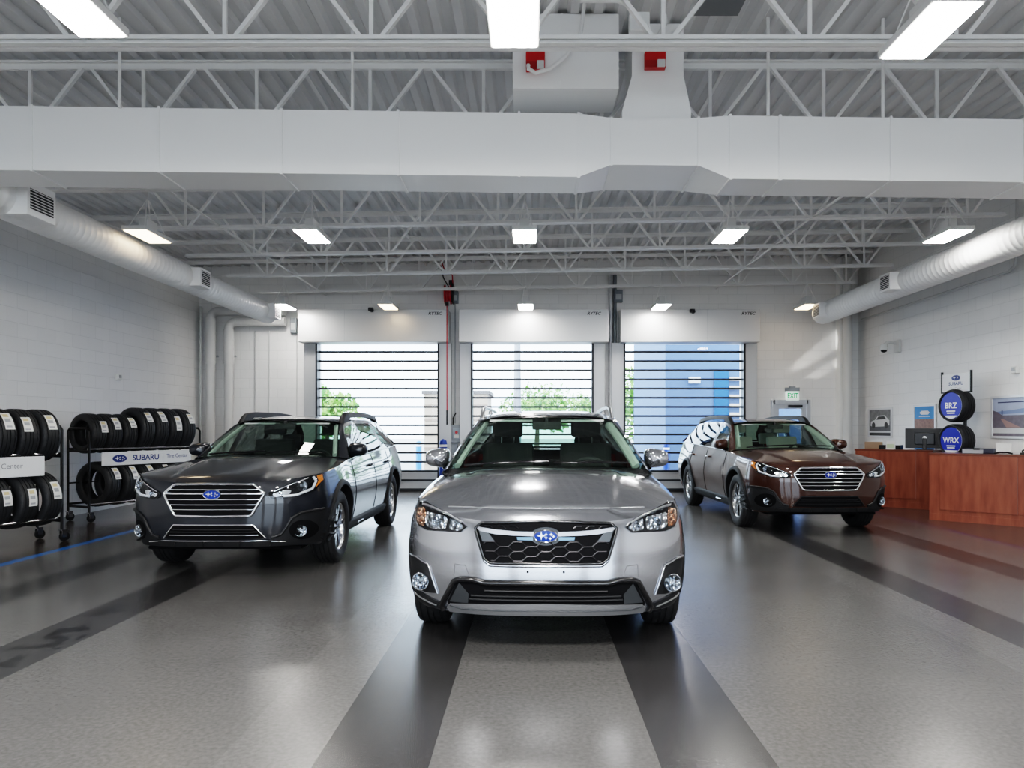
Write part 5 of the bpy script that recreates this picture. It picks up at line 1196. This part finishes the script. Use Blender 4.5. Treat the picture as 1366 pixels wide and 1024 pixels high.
# ------------------------------------------------------------------ world and daylight
w = bpy.data.worlds.new('daylight'); SC.world = w; w.use_nodes = True; nt = w.node_tree; bg = nt.nodes['Background']
bg.inputs[0].default_value = (.72, .86, 1., 1); bg.inputs[1].default_value = 5.5
def area_light(name, loc, rot, sx, sy, e, col):
    l = bpy.data.lights.new(name, 'AREA'); l.energy = e; l.shape = 'RECTANGLE'; l.size = sx; l.size_y = sy; l.color = col; o = bpy.data.objects.new(name, l); COL.objects.link(o); o.location = loc; o.rotation_euler = rot; return o
def streak(name, loc, tgt, ang, e):   # added narrow spot lamp, imitates reflected sun streaks on the end wall
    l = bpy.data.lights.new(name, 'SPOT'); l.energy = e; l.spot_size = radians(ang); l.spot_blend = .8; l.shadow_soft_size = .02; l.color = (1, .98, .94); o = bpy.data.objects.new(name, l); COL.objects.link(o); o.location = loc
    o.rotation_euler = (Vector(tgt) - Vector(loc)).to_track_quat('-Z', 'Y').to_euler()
streak('streak_spot', (3.5, 14.95, 1.15), (6.2, 15.5, 3.02), 7, 420); streak('streak_spot', (3.7, 15.0, 1.05), (6.2, 15.5, 2.55), 5, 300)
def portal(name, loc, rot, sx, sy): o = area_light(name, loc, rot, sx, sy, 1, (1, 1, 1)); o.data.cycles.is_portal = True
for x in (-3.7, 0, 3.7): portal('daylight_portal', (x, YF - .25, 1.65), (pi / 2, 0, 0), 3.0, 3.3)
for a, b_ in DOORS: portal('daylight_portal', ((a + b_) / 2, YB + .25, 1.6), (-pi / 2, 0, 0), 2.57, 3.1)
for y in (.3, -3.9):
    for x in (-2.8, -.1, 2.5): l = area_light('unseen_fill_light', (x, y, 3.7), (0, 0, 0), .3, .65, 130, (1, .97, .93))  # added bare area lights out of view, fill light in place of ceiling fixtures
SC.view_settings.view_transform = 'Filmic'; SC.view_settings.look = 'High Contrast'; SC.view_settings.exposure = .5
# ------------------------------------------------------------------ the three cars
silver = mat('silver_car_paint', (.42, .435, .47), .14, .9, 1.); grey = mat('graphite_car_paint', (.013, .015, .020), .35, .1, .85, spec=.15); brown = mat('brown_car_paint', (.040, .0135, .008), .34, .2, .9, spec=.15)
FH = dict(mirror=dict(c=(.88, .72, 1.115), h=(.095, .09, .075)), rails='slim')
FW = dict(mirror=dict(c=(.885, .74, 1.115), h=(.105, .09, .075)), rails='bulky', doors=(.58, 1.62, 2.5))
fit_hatch(*make_car(HATCH, 'crossover_car', 'silver crossover car facing the camera in the middle', silver, (.11, 5.13, 0), radians(-1.4), FH))
fit_wagon(*make_car(WAGON, 'estate_car', 'dark grey estate car on the left beside the tyre racks', grey, (-2.82, 7.4, 0), 0, FW))
fit_wagon(*make_car(WAGON, 'estate_car', 'brown estate car on the right before the wooden counters', brown, (3.72, 10.05, 0), radians(1.5), dict(FW, beige=True)), bright=False)
